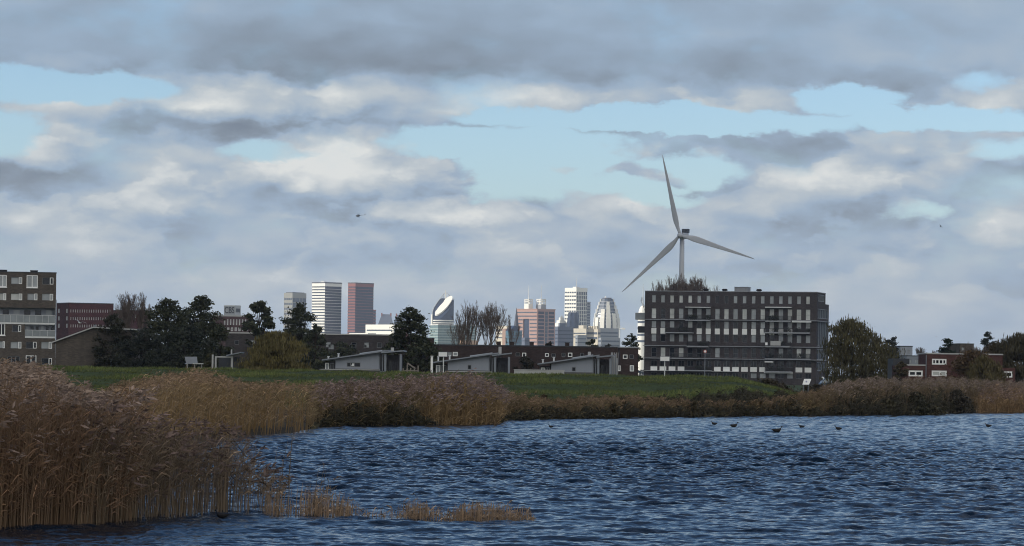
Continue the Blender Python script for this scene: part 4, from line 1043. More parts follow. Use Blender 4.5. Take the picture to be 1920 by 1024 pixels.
# ---------------------------------------------------------------- low shed-roofed brick house at the left
def shed_house():
    D, gz = 455, .9
    e0, e1, e2 = at(104, 641.5, D), at(175, 615.5, D), at(253, 619.5, D)
    root = thing('brick_house', 'low brown brick house with pale-edged shed roof, right of the left apartment block', 'house', (e0.x, D, gz))
    L = lambda p: (p.x-e0.x, p.z-gz)
    (x0, z0), (x1, z1), (x2, z2) = L(e0), L(e1), L(e2)
    win = (x1*.60-.55, x1*.60+1.0, 1.2, 2.3)
    b = Bld.__new__(Bld); b.root = root
    m = MB(); xs = [x0, win[0], win[1], x1]; zt = lambda x: z0+(z1-z0)*(x-x0)/(x1-x0)
    for xa, xb, zb in ((x0, win[0], 0), (win[0], win[1], win[3]), (win[1], x1, 0)): m.add([(xa,0,zb),(xb,0,zb),(xb,0,zt(xb)),(xa,0,zt(xa))], [(0,1,2,3)])
    m.add([(win[0],0,0),(win[1],0,0),(win[1],0,win[2]),(win[0],0,win[2])], [(0,1,2,3)])
    m.add([(x1,0,0),(x2,0,0),(x2,0,z2),(x1,0,z1)], [(0,1,2,3)])
    m.add([(x2,0,0),(x2,10,0),(x2,10,z2),(x2,0,z2)], [(0,1,2,3)]); m.add([(x0,0,0),(x0,10,0),(x0,10,z0),(x0,0,z0)], [(0,1,2,3)])
    m.add([(x0,10,0),(x2,10,0),(x2,10,z2),(x1,10,z1),(x0,10,z0)], [(0,1,2,3,4)])
    m.build('wall', LBRICK, root)
    b.window('R', win, FRAMEG, GDARK, .07, (.5,), .1)
    m = MB(); t = .22
    m.prism([(x0-.5, z0-.18), (x1, z1+.01), (x1, z1+t), (x0-.5, z0-.18+t)], -.35, 10.3); m.prism([(x1, z1+.01), (x2+.3, z2), (x2+.3, z2+t), (x1, z1+t)], -.35, 10.3)
    rf = m.build('roof', mat('grey_roof_felt', (.12,.12,.12), .9, .2, .5), root)
    m = MB(); m.prism([(x0-.5, z0-.16), (x1, z1+.03), (x1, z1+.19), (x0-.5, z0)], -.42, -.352); m.prism([(x1, z1+.03), (x2+.3, z2+.02), (x2+.3, z2+.16), (x1, z1+.19)], -.42, -.352); m.build('fascia', CONC, rf)
    m = MB(); m.box(x1-.12, x1+.12, 1.5, 1.8, z1, z1+.5); m.build('flue', ZINC, rf)
shed_house()

# ---------------------------------------------------------------- red brick office complex
def red_office():
    B = Bld('office_building', 'dark red brick office with small white windows behind the low shed-roofed house', 'office building', 129, 1400, 62, 106.5, 213, 568.8)
    hl, hr = [], []
    for y in (583, 597.2, 611): 
        for p in (110, 125): hl.append(B.rect('L', p-1.6, p+1.6, y-3.8, y+3.4))
        for i in range(18): p = 133+i*4.3; hr.append(B.rect('R', p-.75, p+.75, y-2.6+.0139*(p-129)*.5, y+2.8+.0139*(p-129)*.5))
    B.shell(mat('dark_red_office_brick', (.075,.030,.032), .9, .18, .1, .2, brick=.8), hl, hr, .4)
    B.coping(ANTH, h=.35)
    for h in hl: B.window('L', h, OFFWHITE, GPALE, .15, (.5,), .2)
    for i, h in enumerate(hr): B.window('R', h, OFFWHITE, GPALE if (i*7) % 5 > 2 else GMID, .12, (), .2)
    C = Bld('office_building', 'lower red brick office wing showing behind the bare twiggy trees', 'office building', 214, 1420, 75, 213.6, 283, 582.5, depthl=14)
    hr = [C.rect('R', p-1, p+1, 590, 596) for p in (222, 230, 238, 246, 254, 262, 270)]
    C.shell(mat('dark_red_office_brick', (.075,.030,.032), .9), [], hr, .4); C.coping(ANTH, h=.3)
    for h in hr: C.window('R', h, OFFWHITE, GMID, .12, (), .2)
    x, z = C.sR(267, 577); m = MB()
    for k in range(6):
        pass
    ring = lambda r_, zz: [(x+r_*math.cos(t*math.pi/6), 4+r_*math.sin(t*math.pi/6), zz) for t in range(12)]
    m.loft([ring(.35, C.H-.3), ring(.35, C.H+.5), ring(.85, C.H+.8), ring(.95, C.H+1.3), ring(.6, C.H+1.75), ring(.1, C.H+1.9)]); m.build('roof_dome', WHITE, C.root, True)
    # block with the rooftop sign
    K = Bld('office_building', 'red brick office with tall white windows under a grey rooftop sign', 'office building', 398, 1400, 84, 396, 474, 593.0, depthl=16)
    hr = [K.rect('R', 420+i*5.6, 422.4+i*5.6, 598.6+.07*i, 609.4+.07*i) for i in range(8)]
    hr += [K.rect('R', 412+i*7, 416+i*7, 614, 621) for i in range(8)]
    K.shell(mat('plum_office_brick', (.085,.050,.052), .9, .18, .1, .2, brick=.8), [], hr, .4)
    K.coping(CONC, h=.5)
    for h in hr: K.window('R', h, OFFWHITE, GPALE, .12, (), .15)
    # sign box
    S = Bld('rooftop_sign', 'grey rooftop box sign lettered CBS above the red brick office', 'sign', 441, 1403, 28, 420, 451.5, 572.6, gz=K.root.location.z+K.H+.1)
    S.shell(mat('sign_grey', (.44,.46,.47), .6, .05, .2), par=.1)
    m = MB(); mg = S.H*.07; m.box(-.03, 0, 0, S.a, 0, S.H*.10); m.box(-.03, 0, 0, S.a, S.H*.93, S.H); m.build('sign_trim', OFFWHITE, S.root)
    fc = bpy.data.curves.new('lettering', 'FONT'); fc.body = 'CBS'; fc.size = S.H*.80; fc.align_x = 'CENTER'; fc.align_y = 'CENTER'; fc.extrude = .06; fc.offset = .035
    to = bpy.data.objects.new('lettering', fc); COL.objects.link(to)
    bpy.context.view_layer.update()
    me = bpy.data.meshes.new_from_object(to.evaluated_get(bpy.context.evaluated_depsgraph_get())); bpy.data.objects.remove(to)
    me.materials.clear()
    lt = link('lettering', me, mat('sign_letter_grey', (.10,.11,.13), .6, .05, .5), S.root)
    ws = max(v.co.x for v in me.vertices)-min(v.co.x for v in me.vertices)
    lt.matrix_local = Matrix.Translation((-.08, S.a*.50, S.H*.54)) @ Matrix(((0,0,-1,0),(-1,0,0,0),(0,1,0,0),(0,0,0,1))) @ Matrix.Diagonal((S.a*.86/ws, 1, 1, 1))
    m = MB()
    x = S.b
    for i in range(5): m.box(x*(.12+.16*i), x*(.23+.16*i), -.08, 0, S.H*(.36+.05*(i % 2)), S.H*.72)
    m.build('lettering', mat('sign_letter_grey', (.10,.11,.13)), S.root)
red_office()

# ---------------------------------------------------------------- dark terraces
def terrace(label, px0, px1, pytl, D, holes, pale, m=TBRICK, phi=90, frames=WHITE, vents=()):
    B = Bld('terraced_houses', label, 'houses', px0, D, phi, px0-1, px1, pytl, depthl=9)
    hh = [B.rect('R', *h[:4]) for h in holes]
    B.shell(m, [], hh, .25, par=.3); B.coping(pale, h=.2)
    for h, q in zip(hh, holes): B.window('R', h, frames if q[4] else FRAMEG, [GDARK, GMID, GPALE][q[5]], .12 if q[4] else .06, (.5,) if (h[1]-h[0]) > 1.4 else (), .1 if not q[4] else .03)
    for p in vents:
        x, _ = B.sR(p, pytl); q = MB(); q.box(x-.35, x+.35, 2, 2.7, B.H, B.H+.7); c = q.build('chimney', m, B.root); q = MB(); q.box(x-.42, x+.42, 1.93, 2.77, B.H+.7, B.H+.8); q.build('chimney_cap', ANTH, c)
    return B
terrace('dark brick terrace with a pale roof edge behind the olive willow', 423, 742, 625.0, 580,
        [(515+i*24, 524+i*24, 640+.3*i, 650+.3*i, 0, [0,1,0][i % 3]) for i in range(9)] + [(440,448,638,646,0,0),(470,478,638,646,0,1),(616,626,646,655,0,1),(655,667,646,656,0,0),(682,687,647,653,0,1)], CONC,
        mat('dusky_terrace_brick', (.050,.045,.047), .9, .25, .3, .2, brick=2.4))
terrace('long brown brick terrace with square white windows behind the gabled houses', 812, 1160, 647.5, 560,
        [(840,847,660,668,0,1),(849,858,660,668,1,1),(967,975,661,668,0,0),(979,986.5,661.5,670,1,0),(1022,1029,662.5,669,1,0),(1034,1042,663,670,0,0),(1053,1060,662,669,0,0),(1065,1073,661.5,669.5,1,0),(1088,1095,662,669,0,0)], ANTH, vents=(935, 1064, 997, 960))
terrace('small brown brick house end with white windows at the corner of the long apartment block', 1162, 1197, 652.4, 545,
        [(1168,1176.5,665,672.8,1,0),(1180.5,1188,665,673,0,0),(1181,1188.5,685,696.5,1,1),(1158.5,1163.5,685.5,696,1,1)], LEDGE)
terrace('low dark brick house far behind the cedar-like tree and second gabled house', 742, 812, 634.5, 600, [(750,757,645,653,0,0),(790,797,645,653,0,0)], ANTH)
def flatroof(label, px0, px1, pyt, D, m, box=None, phi=80):
    B = Bld('house', label, 'house', px0, D, phi, px0-2, px1, pyt, depthl=9)
    w = [B.rect('R', px0+(px1-px0)*f, px0+(px1-px0)*(f+.22), pyt+6, pyt+13) for f in (.12, .58)]
    B.shell(m, [], w, .2); B.coping(ANTH, h=.2)
    for r in w: B.window('R', r, FRAMEG, GMID, .08, (.5,))
    return B
flatroof('grey flat-roofed house far behind, right of the great willow', 1688, 1711, 650, 800, GREYCLAD)
flatroof('long low grey house roof far behind the red brick extension', 1700, 1727, 668, 760, ZINC)
flatroof('brown flat-roofed house top behind the trees near the right edge', 1800, 1826, 645.5, 760, LBRICK)

# ---------------------------------------------------------------- red-brown brick house at the right
def right_house():
    D = 430
    B = Bld('brick_house', 'red-brown brick house with white windows and a lower wing, right of the great willow', 'house', 1738, D, 90, 1737, 1880, 664, depthl=9)
    ext = B.sR(1684, 685); zx = B.sR(1700, 685.5)[1]
    hs = [B.rect('R', 1747.5, 1774.5, 673, 684), B.rect('R', 1747, 1775, 695, 705.8), B.rect('R', 1877.5, 1899, 696.5, 708)]
    ex = B.rect('R', 1703.6, 1730, 694.8, 706)
    xe = B.sR(1905, 670)[0]
    m = MB()
    B.b = B.sR(1880, 664)[0]
    B.wall(m, 'R', 0, B.b, 0, B.H, hs[:2], .18); m.add([(B.b,0,0),(B.b,9,0),(B.b,9,B.H),(B.b,0,B.H)], [(0,1,2,3)]); m.add([(0,0,0),(0,9,0),(0,9,B.H),(0,0,B.H)], [(0,1,2,3)])
    m.add([(0,9,0),(B.b,9,0),(B.b,9,B.H),(0,9,B.H)], [(0,1,2,3)]); m.add([(0,0,B.H-.25),(B.b,0,B.H-.25),(B.b,9,B.H-.25),(0,9,B.H-.25)], [(0,1,2,3)])
    m.build('wall', RBRICK, B.root); B.coping(CONC, h=.16)
    m = MB(); B.wall(m, 'R', ext[0], -.02, 0, zx, [ex], .18); m.add([(ext[0],0,0),(ext[0],7,0),(ext[0],7,zx),(ext[0],0,zx)], [(0,1,2,3)]); m.add([(ext[0],0,zx-.2),(-.02,0,zx-.2),(-.02,7,zx-.2),(ext[0],7,zx-.2)], [(0,1,2,3)]); m.add([(ext[0],7,0),(-.02,7,0),(-.02,7,zx),(ext[0],7,zx)], [(0,1,2,3)])
    m.build('wing', RBRICK, B.root)
    m = MB(); m.box(ext[0]-.06, -.08, -.06, .28, zx, zx+.15); m.build('wing_coping', CONC, B.root)
    m = MB(); m.box(B.b+.02, xe, .5, 8, 0, B.sR(1890, 690)[1]); m.build('annex', RBRICK, B.root)
    B.window('R', hs[0], WHITE, GDARK, .17, (.25,.5,.75), .04); B.window('R', hs[1], WHITE, GPALE, .17, (.55,), .04); B.window('R', ex, WHITE, GDARK, .19, (.5,), .04)
    r = hs[2]; m = MB(); a, b, c, e = r; y = .46
    for q in ((a,b,c,c+.17),(a,b,e-.17,e),(a,a+.17,c+.17,e-.17),(b-.17,b,c+.17,e-.17),((a+b)/2-.05,(a+b)/2+.05,c+.17,e-.17)): m.box(q[0], q[1], y-.06, y+.03, q[2], q[3])
    w = m.build('window', WHITE, B.root); m = MB(); m.box(a+.1, b-.1, y-.02, y+.02, c+.1, e-.1); m.build('pane', GDARK, w)
    m = MB(); m.tube((-.1, -.1, 0), (-.1, -.1, B.H-.1), .05, .05, 6); m.build('drain_pipe', ZINC, B.root)
    m = MB(); m.box(B.sR(1694,671)[0], B.sR(1726,671)[0], 12, 18, 0, B.sR(1700, 671.5)[1]); m.build('dark_shed', ANTH, B.root)
right_house()

# ---------------------------------------------------------------- three grey gabled houses behind the dike
def gabled(label, wl, wr, yl, yr, ybase, roof0, roof1, glz, post, rr0, rr1, yr0, yr1, winrect, flues, chim, var):
    D, gz = 362, 1.0
    O = at(wl, 700, D); root = thing('gabled_house', label, 'house', (O.x, D, gz))
    q = lambda px, py: (at(px, py, D).x-O.x, at(px, py, D).z-gz)
    b = Bld.__new__(Bld); b.root = root
    (xl, zl), (xr, zr) = q(wl, yl), q(wr, yr)
    wr_ = [q(winrect[0], winrect[3]), q(winrect[1], winrect[2])]; w = (wr_[0][0], wr_[1][0], wr_[0][1], wr_[1][1])
    zt = lambda x: zl+(zr-zl)*(x-xl)/(xr-xl)
    dp = 11.0
    m = MB()
    for xa, xb, zb in ((xl, w[0], 0), (w[0], w[1], w[3]), (w[1], xr, 0)): m.add([(xa,0,zb),(xb,0,zb),(xb,0,zt(xb)),(xa,0,zt(xa))], [(0,1,2,3)])
    m.add([(w[0],0,0),(w[1],0,0),(w[1],0,w[2]),(w[0],0,w[2])], [(0,1,2,3)])
    for t0, t1 in (((w[0],w[2]),(w[1],w[2])),((w[1],w[2]),(w[1],w[3])),((w[1],w[3]),(w[0],w[3])),((w[0],w[3]),(w[0],w[2]))): m.add([(t0[0],0,t0[1]),(t1[0],0,t1[1]),(t1[0],.2,t1[1]),(t0[0],.2,t0[1])], [(0,1,2,3)])
    m.add([(xr,0,0),(xr,dp,0),(xr,dp,zr),(xr,0,zr)], [(0,1,2,3)]); m.add([(xl,0,0),(xl,dp,0),(xl,dp,zl),(xl,0,zl)], [(0,1,2,3)]); m.add([(xl,dp,0),(xr,dp,0),(xr,dp,zr),(xl,dp,zl)], [(0,1,2,3)])
    m.build('wall', GREYCLAD, root)
    m = MB(); zb = q(wl, ybase)[1]; m.box(xl+.02, xr-.02, -.05, -.003, 0, zb); m.build('plinth', mat('plinth_grey', (.10,.10,.10), .9), root)
    if var == 'slit':
        b.window('R', w, FRAMEG, GDARK, .06, (.28,.55), .08)
        m = MB(); a = w[0]+(w[1]-w[0])*.33; m.add([(a,.07,w[2]+.1),(a+.28,.07,w[2]+.1),(a+.36,.07,w[3]-.1),(a+.1,.07,w[3]-.1)], [(0,1,2,3)]); m.build('pane_reflection', WHITE, root)  # white slanted shape painted in as a reflection on the pane
    else: b.window('R', w, FRAMEG, GDARK, .07, (), .08)
    # mono-pitch roof with overhang, paler panel field on its upper half
    (r0x, r0z), (r1x, r1z) = q(*roof0), q(*roof1)
    t = .12; m = MB(); m.prism([(r0x, r0z-t), (r1x, r1z-t), (r1x, r1z), (r0x, r0z)], -.55, dp+.5); rf = m.build('roof', ZINC, root)
    m = MB(); m.prism([(r0x, r0z-t-.09), (r1x, r1z-t-.09), (r1x, r1z-t-.003), (r0x, r0z-t-.003)], -.5, -.35); m.build('barge_board', ANTH, rf)
    zz = lambda x: r0z+(r1z-r0z)*(x-r0x)/(r1x-r0x)
    m = MB(); xa, xb = r0x+(r1x-r0x)*.56, r0x+(r1x-r0x)*.90; m.prism([(xa, zz(xa)+.01), (xb, zz(xb)+.01), (xb, zz(xb)+.11), (xa, zz(xa)+.11)], .3, dp*.7); m.build('roof_panel', glass('pale_roof_panel', (.36,.40,.45), .15), rf)
    for fx, fy in flues:
        x, z = q(fx, fy); m = MB(); m.tube((x, .8, zz(x)-.05), (x, .8, z), .09, .09, 8); m.tube((x, .8, z), (x, .8, z+.08), .14, .14, 8); m.build('flue', OFFWHITE, rf)
    x, z = q(*chim); m = MB(); m.box(x-.16, x+.16, 2, 2.4, zr-.4, z); m.build('chimney', CONC, rf)
    # glazed strip, post and the darker right bay under its own roof slab
    g0, g1 = q(glz[0], yr)[0], q(glz[1], yr)[0]; px_ = q(post, yr)[0]
    ztop = q(glz[1], yr0)[1]-.25
    m = MB(); m.box(g0+.02, g1, .35, .45, 0, ztop); m.build('glazed_wall', GDARK, root)
    m = MB()
    for k in range(3): m.box(g0+.02+(g1-g0)*k/2-.04, g0+.06+(g1-g0)*k/2, .25, .34, 0, ztop)
    m.box(g0+.08, g1, .26, .33, ztop*.52, ztop*.52+.08); m.build('glazing_bars', GREYCLAD, root)
    m = MB(); m.box(px_-.11, px_+.11, -.3, .0, 0, ztop+.1); m.build('post', ZINC, root)
    (s0, za), (s1, zb2) = q(rr0, yr0), q(rr1, yr1)
    bx1 = q(rr1-5, 700)[0] if var != 'fence' else q(rr1-8, 700)[0]
    m = MB(); m.box(px_+.12, bx1-.18, .9, dp-1, 0, za-.3); m.build('side_bay', mat('bay_brick', (.042,.042,.050), .9, .2, .4, brick=2.4), root)
    m = MB(); xw = (px_+bx1)/2; m.box(px_+.3, xw-.1, .84, .895, .4, za-.9); m.box(xw+.3, bx1-.5, .84, .895, 1.1, za-.9); m.build('bay_window', GDARK, root)
    m = MB(); m.prism([(s0, za-.14), (s1, zb2-.14), (s1, zb2), (s0, za)], -.7, dp); m.build('side_roof', ZINC, root)
    m = MB(); m.box(bx1-.16, bx1+.06, -.4, -.18, 0, za-.18); m.build('post', ZINC, root)
    m = MB(); m.box(px_+.12, bx1-.17, -.33, -.27, za*.42, za*.42+.08); m.build('rail', ZINC, root)
    # entrance under the low end of the roof
    lx = r0x
    m = MB(); m.box(lx+.2, xl-.01, .5, 6, 0, zl-.25); m.build('porch_wall', mat('bay_brick', (.042,.042,.050)), root)
    dw = (xl-lx); Wd = MB()
    b.window('R', (lx+.3, lx+.3+dw*.30, .5, zl-.4), WHITE, GMID, .09, (), -.0+.42); b.window('R', (lx+.3+dw*.36, xl-.15, .5, zl-.4), FRAMEG, GDARK, .07, (.5,), .42)
    return root, q, O, D, gz
h1 = gabled('grey gabled house with a long slit window, nearest the olive willow', 629, 711, 673.5, 661.3, 691, (604, 674.0), (729, 656.2), (711.5, 722), 722.8, 715, 757, 660.2, 656.6, (650, 676, 680, 688.2), [(634, 664), (615, 669)], (734.5, 651.5), 'slit')
h2 = gabled('middle grey gabled house behind the white board on a post', 839.6, 917, 677.8, 666, 694, (812, 678.6), (935.5, 661.0), (917.5, 927.6), 928.6, 922.5, 960, 665.6, 661.2, (876.5, 884, 684, 693), [(821.5, 669), (842.8, 667)], (937.5, 650), 'square')
h3 = gabled('grey gabled house nearest the long apartment block, with a low wall in front', 1033.5, 1112, 682.4, 670, 697.4, (1009, 681.6), (1124, 665), (1112.5, 1121), 1122, 1118, 1153, 668.5, 665.2, (1071.8, 1080, 688, 696.6), [(1018, 675), (1038.6, 670.5)], (1106, 659.5), 'fence')
def on_dike(px, py, D): 
    p = at(px, py, D); return p, ground_z(p.x, D)
def low_wall(label, px0, px1, pyt, D, m, name='garden_wall', cat='wall', th=.25):
    a, b = at(px0, pyt, D), at(px1, pyt+.0139*(px1-px0)*.3, D); gz = .95
    root = thing(name, label, cat, (a.x, D, gz))
    q = MB(); q.box(0, b.x-a.x, 0, th, 0, a.z-gz-.08); q.build('wall', m, root)
    q = MB(); q.box(-.04, b.x-a.x+.04, -.05, th+.05, a.z-gz-.08, a.z-gz); q.build('coping', CONC, root)
low_wall('low grey garden wall in front of the third gabled house', 964, 1058, 692.5, 345, CONC)
low_wall('dark low garden wall in front of the first gabled house', 600, 712, 691.6, 348, mat('plinth_grey', (.10,.10,.10)))
low_wall('dark low garden wall in front of the middle gabled house', 835, 922, 695.6, 348, mat('plinth_grey', (.10,.10,.10)))
# grey screen structure right of the third house
a = at(1146, 661, 372); root = thing('garden_screen', 'tall pale grey panel screen between the third gabled house and the brown brick house end', 'screen', (a.x, 372, 1.0))
b_ = at(1159, 661, 372); Hs = a.z-1.0; wd = b_.x-a.x
for i in range(4):
    m = MB(); m.box(wd*i/4+.03, wd*(i+1)/4-.03, 0, .08, .1, Hs*(1, .93, .97, .86)[i]); m.build('panel', GREYCLAD if i % 2 else ZINC, root)
m = MB()
for i in range(5): m.box(wd*i/4-.03, wd*i/4+.028, -.02, .1, 0, Hs)
m.build('frame', CONC, root)
# pavilion with white posts left of the olive willow
a = at(398, 667.5, 366); root = thing('garden_pavilion', 'dark open pavilion with white frame left of the olive willow', 'pavilion', (a.x, 366, 1.0))
Hs = a.z-1.0; wd = at(446, 667, 366).x-a.x
m = MB(); m.box(-.05, .13, 0, .18, 0, Hs+.15); m.build('post', CONC, root)
m = MB(); m.box(.28, .46, 0, .15, .5, Hs-.15); m.box(.28, wd*.75, 0, .15, Hs-.15, Hs-.02); m.box(.46, wd, .02, .12, .62, .72); m.build('frame', CONC, root)
m = MB(); m.prism([(wd*.55, Hs+.0), (wd+.3, Hs+.35), (wd+.3, Hs+.45), (wd*.55, Hs+.12)], -.3, 5); m.build('roof', ZINC, root)
m = MB(); m.box(.4, wd, 3.5, 3.6, 0, Hs-.1); m.build('back_wall', ANTH, root)
m = MB(); m.box(wd*.72, wd*.8, .3, .42, .5, Hs+.05); m.build('post', CONC, root)
m = MB(); m.tube((wd*.72, 1, Hs+.1), (wd*.72, 1, Hs+.75), .08, .08, 8); m.build('flue', CONC, root)
# tilted panel and table-like bench left of it
a = at(346, 669, 350); root = thing('solar_panel', 'tilted pale grey panel on legs at the left part of the dike top', 'solar panel', (a.x, 350, ground_z(a.x, 350)))
z = lambda py: at(346, py, 350).z-ground_z(a.x, 350); k = 350/F
m = MB(); m.add([(0,0,z(669)),(23*k,0,z(668.6)),(23*k+.15,-.5,z(682)),(4.5*k,-.5,z(682.6)),(0,.05,z(669)),(23*k,.05,z(668.6)),(23*k+.15,-.45,z(682)),(4.5*k,-.45,z(682.6))], [(0,1,2,3),(7,6,5,4),(0,4,5,1),(1,5,6,2),(2,6,7,3),(3,7,4,0)])
m.build('panel', glass('grey_panel_face', (.12,.135,.155), .3), root)
m = MB(); m.tube((6*k,-.45,z(682)),(6*k,-.3,0),.05,.05,6); m.tube((20*k,-.45,z(682)),(20*k,-.3,0),.05,.05,6); m.build('leg', CONC, root)
m = MB(); m.box(17*k, 36*k, -.9, -.2, z(682.6), z(680.4)); m.build('table_top', CONC, root); m = MB(); m.box(19*k, 21*k, -.6, -.5, 0, z(682.6)); m.box(33*k, 34*k, -.6, -.5, 0, z(682.6)); m.build('leg', CONC, root)
# playground / fence bits between first and second houses
a = at(756, 690, 345); gz_ = .95; root = thing('garden_fence', 'low wooden post and rail fence between the first two gabled houses', 'fence', (a.x, 345, gz_)); k = 345/F
WOOD = mat('weathered_wood', (.20,.175,.15), .85, .2, 1.2)
zt_ = at(756, 690.5, 345).z-gz_
for i in range(5): m = MB(); m.box(i*7*k-.06, i*7*k+.06, 0, .12, 0, zt_*(1, .98, 1.02, .97, 1.12)[i]); m.build('post', WOOD, root)
for f in (.9, .62): m = MB(); m.box(-.06, 28*k, -.05, 0, zt_*f-.06, zt_*f+.05); m.build('rail', WOOD, root)
a = at(764, 681, 346); root = thing('wooden_beam', 'tilted wooden beam leaning on the garden fence', 'beam', (a.x, 346, gz_))
m = MB(); m.tube((0, -.3, a.z-gz_), (15*k, -.3, a.z-gz_-.55), .09, .09, 6); m.tube((0, -.3, a.z-gz_), (-.0, -.3, 0), .07, .07, 6); m.build('beam', WOOD, root)
# ================================================================ THE CITY FAR BEHIND
CW = mat('city_white_stone', (.76,.745,.69), .7, .06, .02)
CCREAM = mat('city_cream_stone', (.58,.53,.44), .75, .08, .02)
CGREY = mat('city_grey_stone', (.27,.29,.32), .75, .08, .02)
CRED = mat('city_red_brick', (.27,.11,.10), .8, .08, .02)
CPINK = mat('city_pink_brick', (.40,.255,.22), .8, .08, .02)
CGLASS = glass('city_blue_glass', (.034,.048,.085), .25, .3)
CGL2 = glass('city_dark_glass', (.070,.090,.125), .25, .35)
CGREEN = glass('city_green_glass', (.13,.20,.20), .2, .6)
CMETAL = mat('city_pale_metal', (.52,.54,.56), .4, .05, .05, .5)
CDARK = mat('city_dark_slate', (.075,.08,.10), .7, .1, .05)
CBLUE = mat('city_slate_blue', (.12,.14,.19), .7, .1, .03)
def tower(name, label, pxl, pxc, pxr, pyt, floors, wall, band, D=5500, phi=45, gz=1.0, bandfrac=.58, out=.5, pyb=660, faces='LR', cat='tower', mull=0, group='city skyline', rmull=None, z_from=None):
    """core of glass with projecting spandrel bands; each storey band is a part"""
    B = Bld(name, label, cat, pxc, D, phi, pxl, pxr, pyt, gz=gz, group=group)
    B.shell(band, par=.5); 
    z0 = z_from if z_from is not None else at(pxc, pyb, D).z-gz
    st = (B.H-z0)/floors
    for i in range(floors):
        za = z0+st*i; zb = za+st*bandfrac if i < floors-1 else B.H+.3
        m = MB()
        if 'L' in faces: m.box(-out, -.02, -out if 'R' in faces else 0, B.a+.1, za, zb)
        if 'R' in faces: m.box(0, B.b+.1, -out, -.02, za, zb if i == floors-1 else za+st*bandfrac*.26)  # right-face bands made thinner: extra dark glass deepens the shaded side
        m.build('spandrel', wall, B.root)
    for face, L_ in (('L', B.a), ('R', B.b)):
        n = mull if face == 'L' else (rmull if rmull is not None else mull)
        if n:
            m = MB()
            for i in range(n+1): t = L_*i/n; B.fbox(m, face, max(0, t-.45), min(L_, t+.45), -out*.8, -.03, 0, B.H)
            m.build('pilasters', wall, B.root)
    return B
# grey office tower
T = tower('office_tower', 'grey office tower partly hidden behind a dark tree, left of the white twin tower', 533, 548.5, 574, 549.5, 12, mat('city_drab_stone', (.27,.27,.25), .8, .08, .02), CGL2, phi=40, mull=4, D=5950)
m = MB(); m.box(2, T.b-2, 2, T.a-2, T.H-.5, T.H+1.5); m.build('roof_plant', CDARK, T.root)
# white and red twin towers
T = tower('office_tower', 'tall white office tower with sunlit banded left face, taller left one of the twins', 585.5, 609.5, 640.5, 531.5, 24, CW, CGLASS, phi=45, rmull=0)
m = MB(); m.box(-.6, T.b+.6, -.6, .8, T.H+.3, T.H+2.2); m.box(-.6, .8, .8, T.a+.6, T.H+.3, T.H+2.2); m.build('crown', CDARK, T.root)
m = MB(); m.box(3, 8, 6, 14, T.H, T.H+3.2); m.build('roof_plant', CW, T.root)
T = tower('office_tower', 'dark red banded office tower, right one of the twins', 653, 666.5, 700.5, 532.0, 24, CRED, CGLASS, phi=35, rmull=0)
m = MB(); m.box(-.6, T.b+.6, -.6, .8, T.H+.3, T.H+2.0); m.box(-.6, .8, .8, T.a+.6, T.H+.3, T.H+2.0); m.build('crown', CDARK, T.root)
xa = T.b+.12; xb = T.sR(704.6, 582)[0]; zz = T.sR(704, 581)[1]; m = MB(); m.box(xa, xb, 0, T.a*.8, 0, zz); m.build('shoulder', CGL2, T.root)
for i in range(14): m = MB(); m.box(xa, xb+.3, -.4, -.02, zz-5*i-2, zz-5*i); m.build('spandrel', CRED, T.root)
# pointed gable towers
def gable_tower(label, px0, px1, pxr0, pxr1, pyt, pye, D=5350):
    a, b = at(px0, pye, D), at(px1, pye, D); root = thing('gabled_tower', label, 'tower', (a.x, D, 1.0), 0, 'city skyline'); w = b.x-a.x; he = a.z-1; ht = at(px0, pyt, D).z-1
    m = MB(); m.box(0, w, 0, 18, 0, he); m.build('wall', CRED, root)
    x0, x1 = at(pxr0, pyt, D).x-a.x, at(pxr1, pyt, D).x-a.x
    m = MB(); m.add([(-.4,-.4,he),(w+.4,-.4,he),(w+.4,18.4,he),(-.4,18.4,he),(x0,9,ht),(x1,9,ht)], [(0,1,5,4),(1,2,5),(2,3,4,5),(3,0,4),(0,3,2,1)]); rf = m.build('roof', CBLUE, root)
    for x in (x0, x1): m = MB(); m.box(x-1, x+1, 7.5, 10.5, ht-6, ht+2.0); m.build('gable_top', CRED, rf)
gable_tower('steep-roofed brick tower left of the dark cedar-like tree, the left one of two', 708, 737, 715.5, 732.5, 589, 612)
gable_tower('steep-roofed brick tower mostly hidden by the dark cedar-like tree', 737, 765, 743, 760, 590, 612, 5360)
# low sunlit blocks
def block(label, pxl, pxc, pxr, pyt, m, D=4600, phi=45, gl=None, rows=(), name='city_block', cat='building'):
    B = Bld(name, label, cat, pxc, D, phi, pxl, pxr, pyt, group='city skyline')
    B.shell(m, par=.5); B.coping(m, h=.6)
    for y0, y1 in rows:
        for face, L_ in (('L', B.a), ('R', B.b)):
            z1 = at(pxc, y0, D).z-1; z0 = at(pxc, y1, D).z-1
            q = MB(); B.fbox(q, face, L_*.05, L_*.95, -.25, -.02, z0, z1); q.build('window_band', gl or CGL2, B.root)
    return B
block('low sunlit white block at the foot of the red twin tower', 685.5, 738, 748, 609.5, CW, rows=((618,620.5),))
block('lower pale block between the twin towers and the dark terrace', 655, 690, 705, 625.5, CW, 4500)
